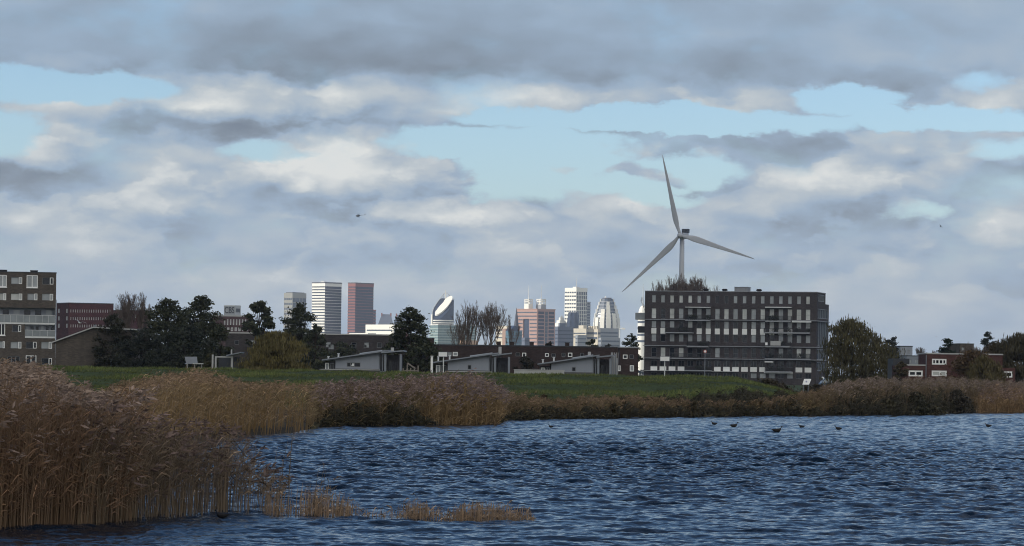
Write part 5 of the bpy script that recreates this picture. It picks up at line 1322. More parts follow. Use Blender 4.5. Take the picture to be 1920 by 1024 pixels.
# tower with the white oval disc
def disc_tower():
    D = 5200; c = at(830.5, 600, D); k = D/F; Rr = 20.6*k
    root = thing('glass_tower', 'round glass tower cut slantwise with a white oval disc on the cut', 'tower', (c.x, D, 1.0), R(14), 'city skyline')
    Z = lambda py: at(830.5, py, D).z-1
    n = 40
    # slanted cut: rises to the right and to the back
    zc = Z(574); gx_ = (Z(552)-Z(592))/(2*Rr)*1.0; gy_ = 1.30/.62*1.0
    cut = lambda x, y: min(zc + gx_*x + gy_*.62*y, Z(563) + .3*y)
    ring = [(Rr*math.cos(2*math.pi*i/n), Rr*.62*math.sin(2*math.pi*i/n)) for i in range(n)]
    m = MB(); m.loft([[(x, y, 0) for x, y in ring], [(x, y, cut(x, y)) for x, y in ring]]); m.build('glass_wall', CGLASS, root)
    for i in range(11):                                       # pale sunlit floor bands round the drum
        z0 = Z(646)+(Z(598)-Z(646))*i/11
        m = MB(); rr = [(x*1.012, y*1.012) for x, y in ring]; m.loft([[(x, y, z0) for x, y in rr], [(x, y, z0+(Z(598)-Z(646))/11*.5) for x, y in rr]]); m.build('spandrel', CW, root)
    # oval disc lying on the cut
    m = MB(); dr = []
    for up in (.4, 1.6):
        dr.append([])
        for i in range(28):
            t = 2*math.pi*i/28; e = 1.0 if 0 <= i < 28 else 1
            lx, ly = .80*Rr*math.cos(t), .30*Rr*math.sin(t)
            if math.sin(t) > .2 and -.9 < math.cos(t) < .1: ly *= .7
            x, y = lx + .02*Rr, ly - .10*Rr
            dr[-1].append((x, y - .6*up, zc + gx_*x + gy_*.62*y + 2.0*up))
    m.loft(dr); m.build('oval_disc', CW, root)
    # open steel crown over the high back rim
    m = MB(); pk = (Rr*.30, .1*Rr, Z(546))
    rim = [(Rr*math.cos(t), Rr*.62*math.sin(t)) for t in np.linspace(math.pi*1.0, -.05, 12)]
    L_ = [(x, y, cut(x, y)) for x, y in rim]
    T_ = []
    for x, y, z in L_:
        f = (x+Rr)/(2*Rr); zz = Z(583)+(Z(546)-Z(583))*f/.66 if f < .66 else Z(546)+(Z(560)-Z(546))*(f-.66)/.34
        T_.append((x, y, max(zz, z)))
    for i in range(len(L_)):
        m.tube(L_[i], T_[i], .32, .32, 5)
        if i: m.tube(T_[i-1], T_[i], .45, .45, 5); m.tube(L_[i-1], T_[i], .22, .22, 5)
    m.build('crown_frame', CMETAL, root)
    m = MB(); m.tube((Rr*.30, .45*Rr, Z(575)), (Rr*.30, .45*Rr, Z(544)), .7, .5, 6); m.build('mast', CW, root)
    m = MB(); m.box(-Rr*1.08, -Rr*.98, -3, 3, 0, Z(590)); m.build('stair_shaft', CW, root)
disc_tower()
# green glass office
B = Bld('office_building', 'green glass office with pale floor stripes in front of the round glass tower', 'office building', 821.5, 4700, 72, 815, 893, 609.5, depthl=40, group='city skyline')
B.shell(CGREEN, par=.5); B.coping(CW, h=1.0)
for i in range(8): m = MB(); z0 = at(830, 652-5*i, 4700).z-1; m.box(-.3, B.b+.2, -.4, -.02, z0, z0+1.5); m.box(-.4, -.02, 0, B.a, z0, z0+1.5); m.build('spandrel', mat('city_green_stone', (.30,.37,.35), .6, .06, .02), B.root)
block('low orange-brown sunlit row at the foot of the green glass office', 862, 870, 896, 639, mat('city_orange_brick', (.42,.27,.16), .8, .1, .02), 4300, 60)
block('cream block right of the bare poplars', 930, 951, 962, 612, CCREAM, 4800, 45, rows=((618,620),(625,627),(632,634)))
block('brown brick block under the cream roof beside the bare poplars', 942, 948, 968, 617, mat('city_brown_brick', (.30,.20,.16), .8, .1, .02), 4600, 60)
B = block('blue glass block with slanted left side at the foot of the dark spire', 948, 956, 979, 622, glass('city_teal_glass', (.06,.14,.19), .15, .7), 4400, 60, gl=CGL2, rows=((628,630),(634,636),(641,643)))
m = MB(); m.add([(0,0,B.H),(B.b*.7,0,B.H),(B.b*.7,B.a,B.H),(0,B.a,B.H),(B.b*.35,0,B.H+8),(B.b*.7,0,B.H+6),(B.b*.7,B.a,B.H+6),(B.b*.35,B.a,B.H+8)], [(0,1,5,4),(1,2,6,5),(2,3,7,6),(3,0,4,7),(4,5,6,7)]); m.build('slanted_roof', CGLASS, B.root)
block('small blue building in front of the slot tower', 978, 984, 993, 634, CBLUE, 4300, 60, gl=CGL2, rows=((638,640),))
# spire
D = 4500; a = at(968, 617, D); root = thing('church_spire', 'slender dark church spire left of the red-brown tower', 'church spire', (a.x, D, 1.0), R(20), 'city skyline')
h0 = a.z-1; h1 = at(967, 577, D).z-1; w = 3.0
m = MB(); m.box(-w, w, -w, w, 0, h0); m.build('tower_shaft', CDARK, root)
m = MB(); ring = lambda r_, z: [(r_*math.cos(t*math.pi/4+.39), r_*math.sin(t*math.pi/4+.39), z) for t in range(8)]
m.loft([ring(4.6, h0-6), ring(3.6, h0+1), ring(1.8, h0+(h1-h0)*.55), ring(.15, h1)]); m.build('spire', CDARK, root)
# slot tower with twin lanterns
def slot_tower():
    D = 5000
    B = Bld('red_brown_tower', 'broad red-brown tower with a tall dark slot and two white lanterns with masts', 'tower', 1007.5, D, 45, 968.5, 1041, 580.5, group='city skyline')
    slot = B.rect('L', 981, 992, 598, 634)
    m = MB(); B.wall(m, 'L', 0, B.a, 0, B.H, [slot], 1.6); B.wall(m, 'R', 0, B.b, 0, B.H)
    a, b, H = B.a, B.b, B.H
    m.add([(b,0,0),(b,a,0),(b,a,H),(b,0,H)], [(0,1,2,3)]); m.add([(0,a,0),(b,a,0),(b,a,H),(0,a,H)], [(0,1,2,3)]); m.add([(0,0,H),(b,0,H),(b,a,H),(0,a,H)], [(0,1,2,3)]); m.build('wall', CPINK, B.root)
    m = MB(); B.fbox(m, 'L', slot[0], slot[1], 1.5, 1.6, slot[2], slot[3]); m.build('slot_glazing', CGLASS, B.root)
    for i in range(11):
        z = H - 5 - 5.4*i
        for s0, s1 in ((.5, slot[0]-1), (slot[1]+1, a-.5)) if slot[2] < z < slot[3] else ((.5, a-.5),):
            q = MB(); q.box(-.25, -.02, s0, s1, z, z+1.7); q.build('window_band', CGL2, B.root)
        for k0, k1 in ((.06,.38),(.64,.94)): q = MB(); q.box(b*k0, b*k1, -.25, -.02, z-1.4, z+2.3); q.build('window_band', CGLASS, B.root)  # taller bands of darker glass, put in to deepen the shaded right face
        q = MB(); q.box(b*.44, b*.58, -.3, -.02, z-2.6, z+2.2); q.build('stair_glazing', CGL2, B.root)
    q = MB(); q.box(-.5, b+.5, -.5, a+.5, H, H+1.2); q.build('cornice', CPINK, B.root)
    for px0, px1, base in ((983, 999, CW), (1005.5, 1024, CGREY)):
        p0, p1 = at(px0, 578, D), at(px1, 578, D); cx = (p0.x+p1.x)/2; w = (p1.x-p0.x)/2*.72; dz = at(px0, 560, D).z-1
        M_ = B.root.matrix_basis.inverted() if False else (Matrix.Translation(B.root.location) @ Matrix.Rotation(B.root.rotation_euler.z, 4, 'Z')).inverted()
        ctr = M_ @ Vector((cx, D+22, 1.0))
        q = MB(); zb = H+1.2; q.box(ctr.x-w, ctr.x+w, ctr.y-w, ctr.y+w, zb, zb+6.5); bs = q.build('lantern_base', base, B.root)
        z1 = zb+6.5; z2 = max(dz, z1+8); q = MB(); w2 = w*.86
        for i in range(4):
            for j in range(4):
                if 0 < i < 3 and 0 < j < 3: continue
                q.box(ctr.x-w2+i*w2*2/3-.45, ctr.x-w2+i*w2*2/3+.45, ctr.y-w2+j*w2*2/3-.45, ctr.y-w2+j*w2*2/3+.45, z1, z2)
        for z in (z1, (z1+z2)/2, z2-.9): q.box(ctr.x-w2-.5, ctr.x+w2+.5, ctr.y-w2-.5, ctr.y+w2+.5, z, z+.9)
        q.build('lantern', CW, B.root)
        q = MB(); q.tube((ctr.x, ctr.y, z2), (ctr.x, ctr.y, at(px0, 534, D).z-1), .8, .3, 6); q.build('mast', CMETAL, B.root)
slot_tower()
B = block('dark slate-blue block right of the red-brown slot tower', 1040.5, 1046, 1075.5, 613, CBLUE, 4600, 70, gl=CGLASS, rows=((619,621),(626,628),(633,635),(640,642)))
m = MB(); q = B.b; m.box(q*.18, q*.55, 3, B.a*.8, B.H, B.H+5.2); m.build('roof_plant', CBLUE, B.root)
# stepped white pyramid with dark glass cone
D = 5100; a = at(1062, 640, D); root = thing('stepped_tower', 'stepped white building with a dark faceted glass cone before the tall white tower', 'tower', (a.x, D, 1.0), R(40), 'city skyline')
k = D/F; Z = lambda py: at(1062, py, D).z-1
for i, (hw, yt) in enumerate(((14.5,612),(11.5,606),(8.2,601),(5.0,595.5),(2.2,592))):
    c0 = Vector((-4*k*(1-i*.1), 8, 0)); m = MB(); m.box(c0.x-hw*k, c0.x+hw*k*.8, c0.y-hw*k*.7+2, c0.y+hw*k*.7, 0 if i == 0 else Z((612,606,601,595.5,592)[i-1]), Z(yt)); m.build('step', CW, root)
m = MB(); ring = lambda r_, z, n=9: [(9*k+r_*k*math.cos(t*2*math.pi/n), -8*k+r_*k*math.sin(t*2*math.pi/n), z) for t in range(n)]
m.loft([ring(12, 0), ring(12.5, Z(614)), ring(11.5, Z(600)), ring(8.8, Z(586)), ring(8.2, Z(585.5))]); m.build('glass_cone', CGLASS, root)
m = MB()
for t in range(0, 9): p = ring(12.7, Z(614))[t]; q2 = ring(9.0, Z(586))[t]; m.tube(p, q2, .6, .6, 5)
m.build('cone_ribs', CGL2, root)
# tall white tower with mast
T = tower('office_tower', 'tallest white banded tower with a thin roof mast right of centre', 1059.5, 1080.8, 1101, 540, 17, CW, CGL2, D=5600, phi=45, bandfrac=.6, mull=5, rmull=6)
m = MB(); m.tube((1.5, 1.5, T.H), (1.5, 1.5, at(1079, 521, 5600).z-1), .9, .3, 6); m.build('mast', CMETAL, T.root)
m = MB(); m.box(T.b*.3, T.b*.6, T.a*.3, T.a*.6, T.H, T.H+2.2); m.build('roof_plant', CW, T.root)
xa = T.b+.15; xb = T.sR(1107, 566)[0]; zz = T.sR(1104, 566)[1]; m = MB(); m.box(xa, xb, 0, T.a*.8, 0, zz); m.build('shoulder', CGL2, T.root)
for i in range(16): m = MB(); m.box(xa, xb+.3, -.4, -.02, zz-4.6*i-2, zz-4.6*i); m.build('spandrel', CGREY, T.root)
# cream blocks
block('cream stone block with a raised middle below the tall white tower', 1074.5, 1099, 1101, 617, CCREAM, 4700, 30, rows=((624,626),(631,633)))
block('cream stone turret block standing highest among the low cream ones', 1085, 1094, 1100, 611, CCREAM, 4750, 45)
block('dull grey-blue block in front of the cream stone blocks', 1079, 1083, 1100, 629, CGREY, 4500, 60, rows=((634,636),(641,643)))
B = block('cream block with dark top windows and roof battlements', 1100.5, 1121, 1126, 618, CCREAM, 4750, 35, rows=((623,627),(632,636)))
for i in range(4): m = MB(); m.box(0, 6, B.a*(.1+.22*i), B.a*(.22+.22*i), B.H+.6, B.H+5); m.build('roof_block', CCREAM, B.root)
B = block('wide grey stone block with cornice below the tapering tower', 1112, 1124, 1160, 616, CGREY, 4900, 55, gl=CGL2, rows=((622,625),(629,631)))
B = block('low wide grey block at the foot of the tapering tower', 1122, 1127, 1163, 634, CGREY, 4500, 60, gl=CGL2, rows=((638,641),(646,648)))
# tapering tower
def taper():
    D = 5300; c = at(1137, 640, D); k = D/F; root = thing('tapering_tower', 'tapering grey stone tower with stepped sunlit shoulders and dark glass top', 'tower', (c.x, D, 1.0), R(22), 'city skyline')
    Z = lambda py: at(1137, py, D).z-1
    prof = [(24,660),(24,612),(23.5,604),(22,596),(20,588),(17.5,580),(15,573),(12.5,566),(10.5,560.5)]
    ring = lambda r_, z, n=12: [(r_*k*math.cos((t+.5)*2*math.pi/n), r_*k*math.sin((t+.5)*2*math.pi/n), z) for t in range(n)]
    m = MB(); m.loft([ring(r_, Z(y) if y < 660 else 0) for r_, y in prof]); m.build('glass_core', CGL2, root)
    for t in range(12):                                        # stone buttresses that step back as they rise
        ang = (t+.5)*2*math.pi/12; hi = (604, 590, 578, 596, 584, 572)[t % 6]
        m = MB()
        for j, (r_, y) in enumerate(prof[1:-1]):
            if y < hi-6: break
            y2 = prof[j+2][1]; z0 = 0 if j == 0 else Z(y); z1 = Z(y2)
            rr = r_*k*1.03; d = Vector((math.cos(ang), math.sin(ang))); n_ = Vector((-d.y, d.x)); w = rr*.17
            P_ = [(d*rr*.86-n_*w), (d*rr-n_*w), (d*rr+n_*w), (d*rr*.86+n_*w)]
            m.prism([(p.x, p.y) for p in P_], z0, z1, 'z')
        m.build('buttress', CW, root)
    for y in (566, 572, 578, 584, 590, 596, 602, 608):
        r_ = np.interp(y, [p[1] for p in prof][::-1], [p[0] for p in prof][::-1]); m = MB(); m.loft([ring(r_*1.025, Z(y+1)), ring(r_*1.02, Z(y-1))]); m.build('floor_band', CGREY, root)
    m = MB(); m.loft([ring(9, Z(560.5)), ring(8.4, Z(558.4))]); m.build('crown', CDARK, root)
    m = MB(); q = ring(1.6, Z(560)); m.tube((-3*k, 0, Z(559)), (-3*k, 0, Z(555.5)), 1.4, .8, 6); m.build('finial', CW, root)
taper()
# crane jib
D = 5000; a = at(1150, 617, D); root = thing('crane', 'pale crane jib sticking out right of the tapering tower', 'crane', (at(1162, 640, D).x, D, 1.0), 0, 'city skyline'); k = D/F
m = MB(); h = a.z-1; m.tube((0,0,0), (0,0,h), .7, .7, 5); m.build('mast', CMETAL, root)
m = MB(); m.tube((-12*k,0,h-.5),(9*k,0,h+.7), .8, .6, 5); m.tube((-12*k,0,h-.5),(0,0,h+4), .3, .3, 4); m.tube((9*k,0,h+.7),(0,0,h+4), .3, .3, 4); m.box(4*k, 10*k, -1.3, 1.3, h-.6, h+1.8); m.build('jib', CW, root)
# white domed tower cut off by the apartment block
D = 4800; a = at(1205, 600, D); root = thing('white_tower', 'white round tower with a tall mast peeping past the left end of the apartment block', 'tower', (a.x, D, 1.0), 0, 'city skyline'); k = D/F
Z = lambda py: at(1205, py, D).z-1; ring = lambda r_, z, n=14: [(r_*k*math.cos(t*2*math.pi/n), r_*k*math.sin(t*2*math.pi/n), z) for t in range(n)]
m = MB(); m.loft([ring(9.3, 0), ring(9.3, Z(606)), ring(9.0, Z(590)), ring(7.2, Z(582)), ring(5, Z(576)), ring(1.6, Z(573))]); m.build('shaft', CW, root, False)
for y in (640, 628, 616, 604): m = MB(); m.loft([ring(9.45, Z(y+2)), ring(9.45, Z(y-2))]); m.build('window_band', CGL2, root)
m = MB(); m.tube((0,0,Z(575)), (0,0,Z(533)), .9, .3, 6); m.build('mast', CMETAL, root)

# ================================================================ WIND TURBINE
def turbine():
    D = 2250; k = D/F
    base = at(1275.5, 700, D); hub = at(1276.5, 442, D); gz = 1.0; hz_ = hub.z-gz
    root = thing('wind_turbine', 'large white three-bladed wind turbine rising behind the apartment block', 'wind turbine', (base.x, D, gz), R(-22))
    TW = mat('turbine_white', (.40,.41,.43), .45, .04, .05, .4)
    m = MB(); n = 24
    ring = lambda r_, z: [(r_*math.cos(t*2*math.pi/n), r_*math.sin(t*2*math.pi/n), z) for t in range(n)]
    m.loft([ring(2.3, 0), ring(2.05, hz_*.35), ring(1.75, hz_*.7), ring(1.5, hz_-1.7)]); m.build('tower', TW, root, True)
    # nacelle: rounded box along the local y axis (the rotor is at -y)
    def rbox(y, w, h0, h1): 
        pts = []
        for cx, cz, a0 in ((w-.5, h1-.5, 0), (-w+.5, h1-.5, 90), (-w+.5, h0+.5, 180), (w-.5, h0+.5, 270)):
            for q in range(4): t = R(a0+q*30); pts.append((cx+.5*math.cos(t), y, cz+.5*math.sin(t)))
        return pts
    m = MB(); m.loft([rbox(-2.6, 1.5, hz_-1.5, hz_+1.5), rbox(-1.8, 1.85, hz_-1.9, hz_+1.9), rbox(7.5, 1.85, hz_-1.9, hz_+2.0), rbox(8.6, 1.5, hz_-1.3, hz_+1.7)]); nc = m.build('nacelle', TW, root, False)
    m = MB(); m.box(-2.3, 2.3, 5.6, 8.0, hz_+2.02, hz_+4.7); m.build('cooler_box', ANTH, nc)
    m = MB(); m.box(-1.95, -1.86, 1.0, 5.0, hz_-.5, hz_+.3); m.box(.6, .75, 2, 2.15, hz_+1.9, hz_+3.0); m.build('vent_grille', ANTH, nc)
    hy = -4.3; m = MB(); rr = lambda r_, y: [(r_*math.cos(t*2*math.pi/n), y, hz_+r_*math.sin(t*2*math.pi/n)) for t in range(n)]
    m.loft([rr(1.5, -2.65), rr(1.75, -3.4), rr(1.75, -5.0), rr(1.35, -5.9), rr(.6, -6.4), rr(.1, -6.5)]); m.build('hub', TW, root, True)
    Rb = 54.5
    for ang in (-13.3, 106.7, 226.7):
        t = R(ang); er = Vector((math.sin(t), 0, math.cos(t))); et = Vector((math.cos(t), 0, -math.sin(t))); en = Vector((0, -1, 0))
        rings = []
        for f, ch, th, sw, tw in ((.022,1.9,1.8,0,0),(.05,2.0,1.7,0,4),(.10,2.7,1.35,.10,14),(.17,3.9,1.05,.25,14),(.23,4.1,.85,.28,12),(.32,3.6,.68,.22,9),(.45,2.9,.5,.15,7),(.6,2.25,.36,.10,5),(.75,1.65,.25,.05,3),(.88,1.1,.16,.0,1),(.96,.65,.09,-.05,0),(1.0,.16,.04,-.1,0)):
            c0 = er*(Rb*f) + Vector((0, hy, hz_)) + en*(1.3*f*f)
            tw_ = R(tw); u_ = et*math.cos(tw_) + en*math.sin(tw_); v_ = en*math.cos(tw_) - et*math.sin(tw_)
            ringp = []
            for q in range(14):
                a_ = 2*math.pi*q/14; x = math.cos(a_); y = math.sin(a_)*(0.55+.45*max(0, x)) if f > .08 else math.sin(a_)
                ringp.append(c0 + u_*((x*.5 + (.0 if f < .08 else .18))*ch*1.0 + sw*0) * -1 + v_*(y*th*.5))
            rings.append(ringp)
        m = MB(); m.loft(rings); m.build('blade', TW, root, True)
turbine()
# ================================================================ SIGNS, VEHICLE
def sign_board(label, px0, px1, py0, py1, D, pxpole, thick=.06, poles=1):
    p, gz = on_dike(pxpole, py1, D); root = thing('sign_board', label, 'sign', (p.x, D, gz-.05))
    a, b = at(px0, py1, D), at(px1, py0, D)
    m = MB(); m.box(a.x-p.x, b.x-p.x, -.06-thick, -.06, a.z-gz, b.z-gz); bd = m.build('board', WHITE, root)
    m = MB(); e = .03; x0, x1, z0, z1 = a.x-p.x, b.x-p.x, a.z-gz, b.z-gz
    m.box(x0-e, x1+e, -.06-thick-.01, -.05, z0-e, z0-.002); m.box(x0-e, x1+e, -.06-thick-.01, -.05, z1+.002, z1+e); m.box(x0-e, x0-.002, -.06-thick-.01, -.05, z0, z1); m.box(x1+.002, x1+e, -.06-thick-.01, -.05, z0, z1)
    m.build('edge_trim', ZINC, bd)
    for i in range(poles):
        x = 0 if poles == 1 else (x0*.7, x1*.7)[i]
        m = MB(); m.tube((x, 0, 0), (x, 0, z1-.05), .05, .045, 8); m.build('post', OFFWHITE, root)
    return root
sign_board('plain white board on a pale post in front of the middle gabled house', 822.5, 838.5, 659.5, 667.3, 306, 831.5)
sign_board('plain white board on a thin post before the left part of the apartment block', 1238, 1255, 668, 675.6, 306, 1246.5)
p, gz = on_dike(1322, 658, 306); root = thing('round_sign', 'small round sign with red rim on a tall thin pole before the apartment block', 'sign', (p.x, 306, gz-.05)); z = p.z-gz
m = MB(); m.tube((0, 0, 0), (0, 0, z+.14), .035, .03, 8); m.build('post', ZINC, root)
def disc(r_, y0, y1, zc, n=20): 
    q = MB(); q.loft([[(r_*math.cos(2*math.pi*t/n), y, zc+r_*math.sin(2*math.pi*t/n)) for t in range(n)] for y in (y0, y1)]); return q
d_ = disc(.15, -.08, -.05, z).build('sign_face', mat('sign_red', (.45,.12,.10), .5, .05, 2), root); disc(.10, -.088, -.082, z).build('face_centre', WHITE, d_)
p, gz = on_dike(809.5, 692, 340); root = thing('white_post', 'thick white upright post left of the middle gabled house', 'post', (p.x, 340, gz-.05)); zt_ = at(809.5, 667.5, 340).z-gz
m = MB(); m.box(-.11, .11, -.11, .11, 0, zt_); m.build('shaft', WHITE, root); m = MB(); m.box(-.15, .15, -.15, .15, zt_, zt_+.07); m.build('cap', OFFWHITE, root)
# tilted white board at the right end of the dike
D = 285; P4 = [at(*q, D) for q in ((1504.2,720.6),(1516.8,720.6),(1521.5,710.0),(1508.0,710.0))]; gz = ground_z(P4[0].x, D)
root = thing('information_board', 'tilted white information board standing askew at the right end of the dike', 'sign', (P4[0].x, D, gz-.03)); o = P4[0]
pts = [(p.x-o.x, (-.12 if i < 2 else .12), p.z-gz) for i, p in enumerate(P4)]; m = MB(); m.add(pts + [(x, y+.05, z) for x, y, z in pts], [(0,1,2,3),(7,6,5,4),(0,4,5,1),(1,5,6,2),(2,6,7,3),(3,7,4,0)]); m.build('board', WHITE, root)
c = [sum(q[i] for q in pts)/4 for i in range(3)]; m = MB(); r_ = .075
m.add([(c[0]-.03+r_*math.cos(t*math.pi/5), c[1]-.035+r_*.3*math.sin(t*math.pi/5)*.2, c[2]+.02+r_*math.sin(t*math.pi/5)) for t in range(10)], [tuple(range(10))]); m.build('printed_mark', mat('print_lilac', (.40,.40,.55), .6, .05, 4), root)
for i in (0, 1): m = MB(); m.tube((pts[i][0]*1.0+(.08 if i == 0 else -.08), .05, 0), (pts[i][0]+(.12 if i == 0 else -.05), .04, pts[i][2]+.1), .03, .03, 6); m.build('leg', ZINC, root)
# parked van half hidden behind the right reeds
def van():
    D = 640; a = at(1538, 712, D); gz = .85; root = thing('parked_van', 'dark blue-grey van parked at the foot of the great willow, half hidden by reeds', 'van', (a.x, D, gz), R(8))
    m = MB(); prof = [(0,.35),(0,1.0),(.25,1.15),(.85,1.95),(1.1,2.05),(4.6,2.05),(4.75,1.9),(4.8,.35)]
    m.prism(prof, 0, 1.8); m.build('body', mat('van_paint', (.045,.065,.085), .35, .05, .5, .5), root)
    m = MB(); m.prism([(.42,1.22),(.9,1.85),(1.75,1.85),(1.75,1.22)], -.02, -.005); m.prism([(1.85,1.22),(1.85,1.85),(3.1,1.85),(3.1,1.22)], -.02, -.005); m.build('side_window', GMID, root)
    m = MB(); m.add([(.23,.12,1.17),(.23,1.68,1.17),(.83,1.62,1.92),(.83,.18,1.92)], [(0,1,2,3)]); m.build('windscreen', GPALE, root)
    for x in (.85, 3.9):
        q = MB(); q.loft([[(x+.34*math.cos(2*math.pi*t/20), y, .34+.34*math.sin(2*math.pi*t/20)) for t in range(20)] for y in (-.06, .16)]); w = q.build('wheel', BLACK, root)
        q = MB(); q.loft([[(x+.2*math.cos(2*math.pi*t/16), y, .34+.2*math.sin(2*math.pi*t/16)) for t in range(16)] for y in (-.075, -.061)]); q.build('rim', ZINC, w)
    q = MB(); q.loft([[(.02+.0, .28+.16*math.cos(2*math.pi*t/12), .85+.14*math.sin(2*math.pi*t/12)) for t in range(12)], [(-.06, .28+.12*math.cos(2*math.pi*t/12), .85+.1*math.sin(2*math.pi*t/12)) for t in range(12)]]); q.build('headlight', WHITE, root)
    b = at(1542.5, 708.8, 600); r2 = thing('mailbox', 'small white rounded box on a post beside the dark parked van', 'box', (b.x, 600, gz)); z = b.z-gz
    q = MB(); q.loft([[(.26*s*math.cos(2*math.pi*t/14), y, z+.22*s*math.sin(2*math.pi*t/14)) for t in range(14)] for y, s in ((-.3,.7),(-.25,1),(.25,1),(.3,.7))]); q.build('box', WHITE, r2)
    q = MB(); q.tube((0,0,0),(0,0,z-.18),.06,.06,6); q.build('post', ZINC, r2)
van()

# ================================================================ BIRDS AND HELICOPTER
def body_loft(m, path, n=12):
    """path: (x, z, half width, half height) rings along the bird from tail to bill"""
    m.loft([[(x, w*math.cos(2*math.pi*t/n), z+h*math.sin(2*math.pi*t/n)) for t in range(n)] for x, z, w, h in path])
def duck(label, px, py, L=.5, rz=0.0, seed=1, dark=(.020,.018,.017), name='duck', cat='duck'):
    w = on_water(px, py); s = L/.5
    root = thing(name, label, cat, (w.x, w.y, .035), rz, 'water birds on the lake')
    m = MB(); body_loft(m, [(-.27*s,.12*s,.005*s,.006*s),(-.22*s,.11*s,.035*s,.025*s),(-.15*s,.085*s,.075*s,.065*s),(-.03*s,.075*s,.10*s,.09*s),(.08*s,.085*s,.09*s,.088*s),(.15*s,.115*s,.062*s,.075*s),(.175*s,.17*s,.038*s,.05*s),(.185*s,.225*s,.036*s,.045*s),(.205*s,.255*s,.036*s,.036*s),(.235*s,.258*s,.026*s,.026*s),(.25*s,.252*s,.016*s,.012*s)])
    m.build('body', mat('duck_plumage_%d' % seed, dark, .7, .4, 9), root, True)
    m = MB(); body_loft(m, [(.245*s,.250*s,.017*s,.010*s),(.275*s,.245*s,.018*s,.006*s),(.30*s,.243*s,.010*s,.003*s)], 8); m.build('bill', mat('duck_bill', (.14,.12,.05), .5, .1, 5), root)
    for sg in (-1, 1):
        m = MB(); m.loft([[(-.23*s, sg*.05*s, .125*s), (-.23*s, sg*.052*s, .13*s), (-.225*s, sg*.048*s, .135*s)], [(-.05*s, sg*.103*s, .06*s), (-.05*s, sg*.106*s, .10*s), (-.05*s, sg*.075*s, .145*s)], [(.09*s, sg*.09*s, .08*s), (.09*s, sg*.093*s, .105*s), (.085*s, sg*.07*s, .135*s)]]); m.build('wing', mat('duck_plumage_%d' % seed, dark), root)
duck('tiny dark duck close to the far bank, left of the other far birds', 1033, 803, .34, 2.6, 1)
duck('dark duck floating left of the pair out in the middle lake', 1339, 797.5, .42, 3.0, 2)
duck('dark duck facing right between two others on the middle lake', 1376, 802, .52, .1, 1)
duck('largest dark duck of the loose raft right of the lake middle', 1457, 811.5, .58, -.1, 2)
duck('small dark bird on the water just right of the largest duck', 1503, 803, .40, 2.9, 1)
duck('dark duck on the water below the right reeds, facing left', 1572, 807, .45, 3.1, 2)
duck('lone dark duck far out on the right side of the lake', 1853, 801.5, .46, 3.0, 1)
duck('dark bird at the very foot of the far bank reeds', 1028, 787, .55, .2, 2)
duck('plump black coot swimming at the front edge of the near reeds', 416, 974.5, .30, 3.05, 3, (.008,.008,.010), 'coot', 'coot')
def flying(label, px, py, D, span, rz, lift, col, wingc, seed, bank=.0, name='gull'):
    p = at(px, py, D); root = thing(name, label, 'bird', p, rz, 'birds in flight'); root.rotation_euler = (bank, 0, rz); s = span
    m = MB(); body_loft(m, [(-.20*s,.0,.035*s,.004*s),(-.13*s,.0,.03*s,.012*s),(-.05*s,.0,.045*s,.04*s),(.06*s,.0,.045*s,.043*s),(.13*s,.008*s,.028*s,.028*s),(.165*s,.012*s,.026*s,.026*s),(.19*s,.008*s,.014*s,.013*s),(.215*s,.003*s,.004*s,.004*s)]); m.build('body', col, root, True)
    for sg in (-1, 1):
        rings = []
        for f, xl, xt, z in ((.05,.075,-.06,0),(.30,.115,-.035,lift*.75),(.55,.10,-.02,lift*.95),(.8,.045,-.045,lift*.85),(1.0,-.045,-.065,lift*.6)):
            y = sg*.5*s*f; rings.append([(xl*s, y, (z+.012)*s), ((xl+xt)/2*s, y, (z+.018)*s), (xt*s, y, (z+.006)*s), ((xl+xt)/2*s, y, (z+.004)*s)])
        m = MB(); m.loft(rings); m.build('wing', wingc, root, True)
GW = mat('gull_white', (.74,.74,.73), .7, .05, 5); GG = mat('gull_grey', (.42,.44,.46), .7, .06, 5); BD = mat('dark_feathers', (.035,.035,.04), .7, .2, 5)
flying('white gull gliding in front of the dark red office at the left', 150, 605.5, 330, 1.45, R(-115), .13, GW, GG, 1, R(-14))
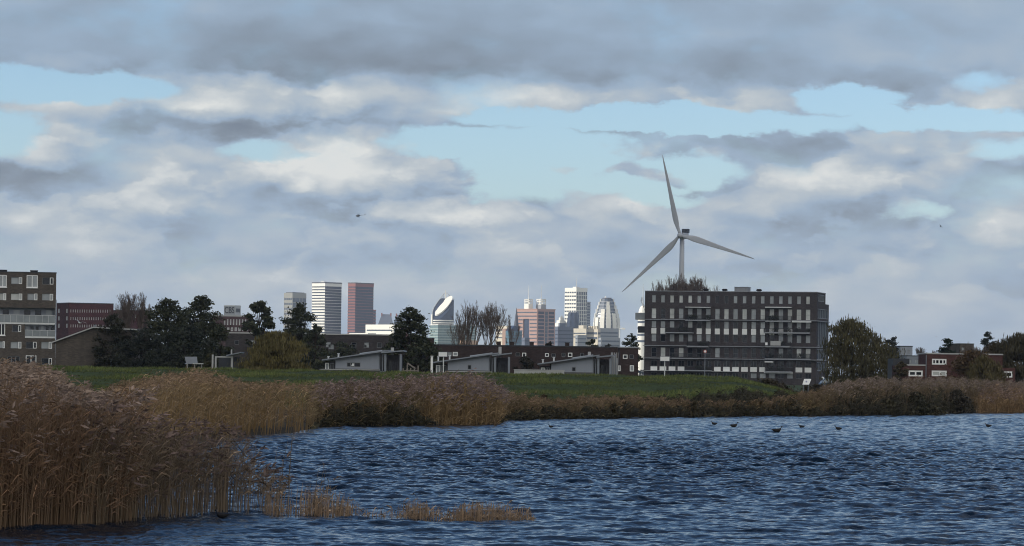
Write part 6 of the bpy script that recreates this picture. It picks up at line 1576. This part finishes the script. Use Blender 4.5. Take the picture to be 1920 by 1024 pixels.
flying('small dark bird high in the sky at the right', 1763.5, 425, 260, .42, R(35), .16, BD, BD, 2, R(35), 'bird')
flying('tiny pale bird low over the trees far right', 1755.5, 632, 420, .5, R(120), .15, GG, GG, 3, R(10), 'bird')
p = at(673, 404.2, 3600); root = thing('helicopter', 'tiny grey helicopter hovering under the clouds left of centre', 'helicopter', p, R(178)); s = 1.0
HM = mat('helicopter_grey', (.055,.065,.075), .5, .1, .5); HL = mat('helicopter_pale', (.30,.33,.36), .5, .1, .5)
m = MB(); body_loft(m, [(-1.3,.3,.25,.3),(-.6,.0,.95,1.0),(.8,-.15,1.15,1.25),(2.2,-.2,1.0,1.05),(3.2,-.4,.6,.55),(3.5,-.5,.15,.15)], 12); m.build('fuselage', HM, root, True)
m = MB(); m.loft([[(-1.0,.35*math.cos(t*1.047),.35+.35*math.sin(t*1.047)) for t in range(6)], [(-6.2,.14*math.cos(t*1.047),.65+.14*math.sin(t*1.047)) for t in range(6)]]); tb = m.build('tail_boom', HL, root)
m = MB(); m.prism([(-5.7,.7),(-6.5,2.0),(-6.9,2.0),(-6.5,.2)], -.08, .08); m.build('tail_fin', HM, tb)
m = MB(); m.tube((.5,0,1.0),(.5,0,1.7),.12,.12,6)
for a_ in (20, 110, 200, 290): t = R(a_); m.prism([(.5+.15*math.cos(t)-.12*math.sin(t), .15*math.sin(t)+.12*math.cos(t)), (.5+4.9*math.cos(t)-.12*math.sin(t), 4.9*math.sin(t)+.12*math.cos(t)), (.5+4.9*math.cos(t)+.12*math.sin(t), 4.9*math.sin(t)-.12*math.cos(t)), (.5+.15*math.cos(t)+.12*math.sin(t), .15*math.sin(t)-.12*math.cos(t))], 1.70, 1.75, 'z')
m.build('rotor', HL, root)
for sg in (-1, 1):
    m = MB(); m.tube((-1.0, sg*.95, -1.75), (2.4, sg*.95, -1.75), .07, .07, 6); m.tube((-.2, sg*.7, -1.0), (-.2, sg*.95, -1.75), .06, .06, 5); m.tube((1.6, sg*.7, -1.0), (1.6, sg*.95, -1.75), .06, .06, 5); m.build('skid', HM, root)
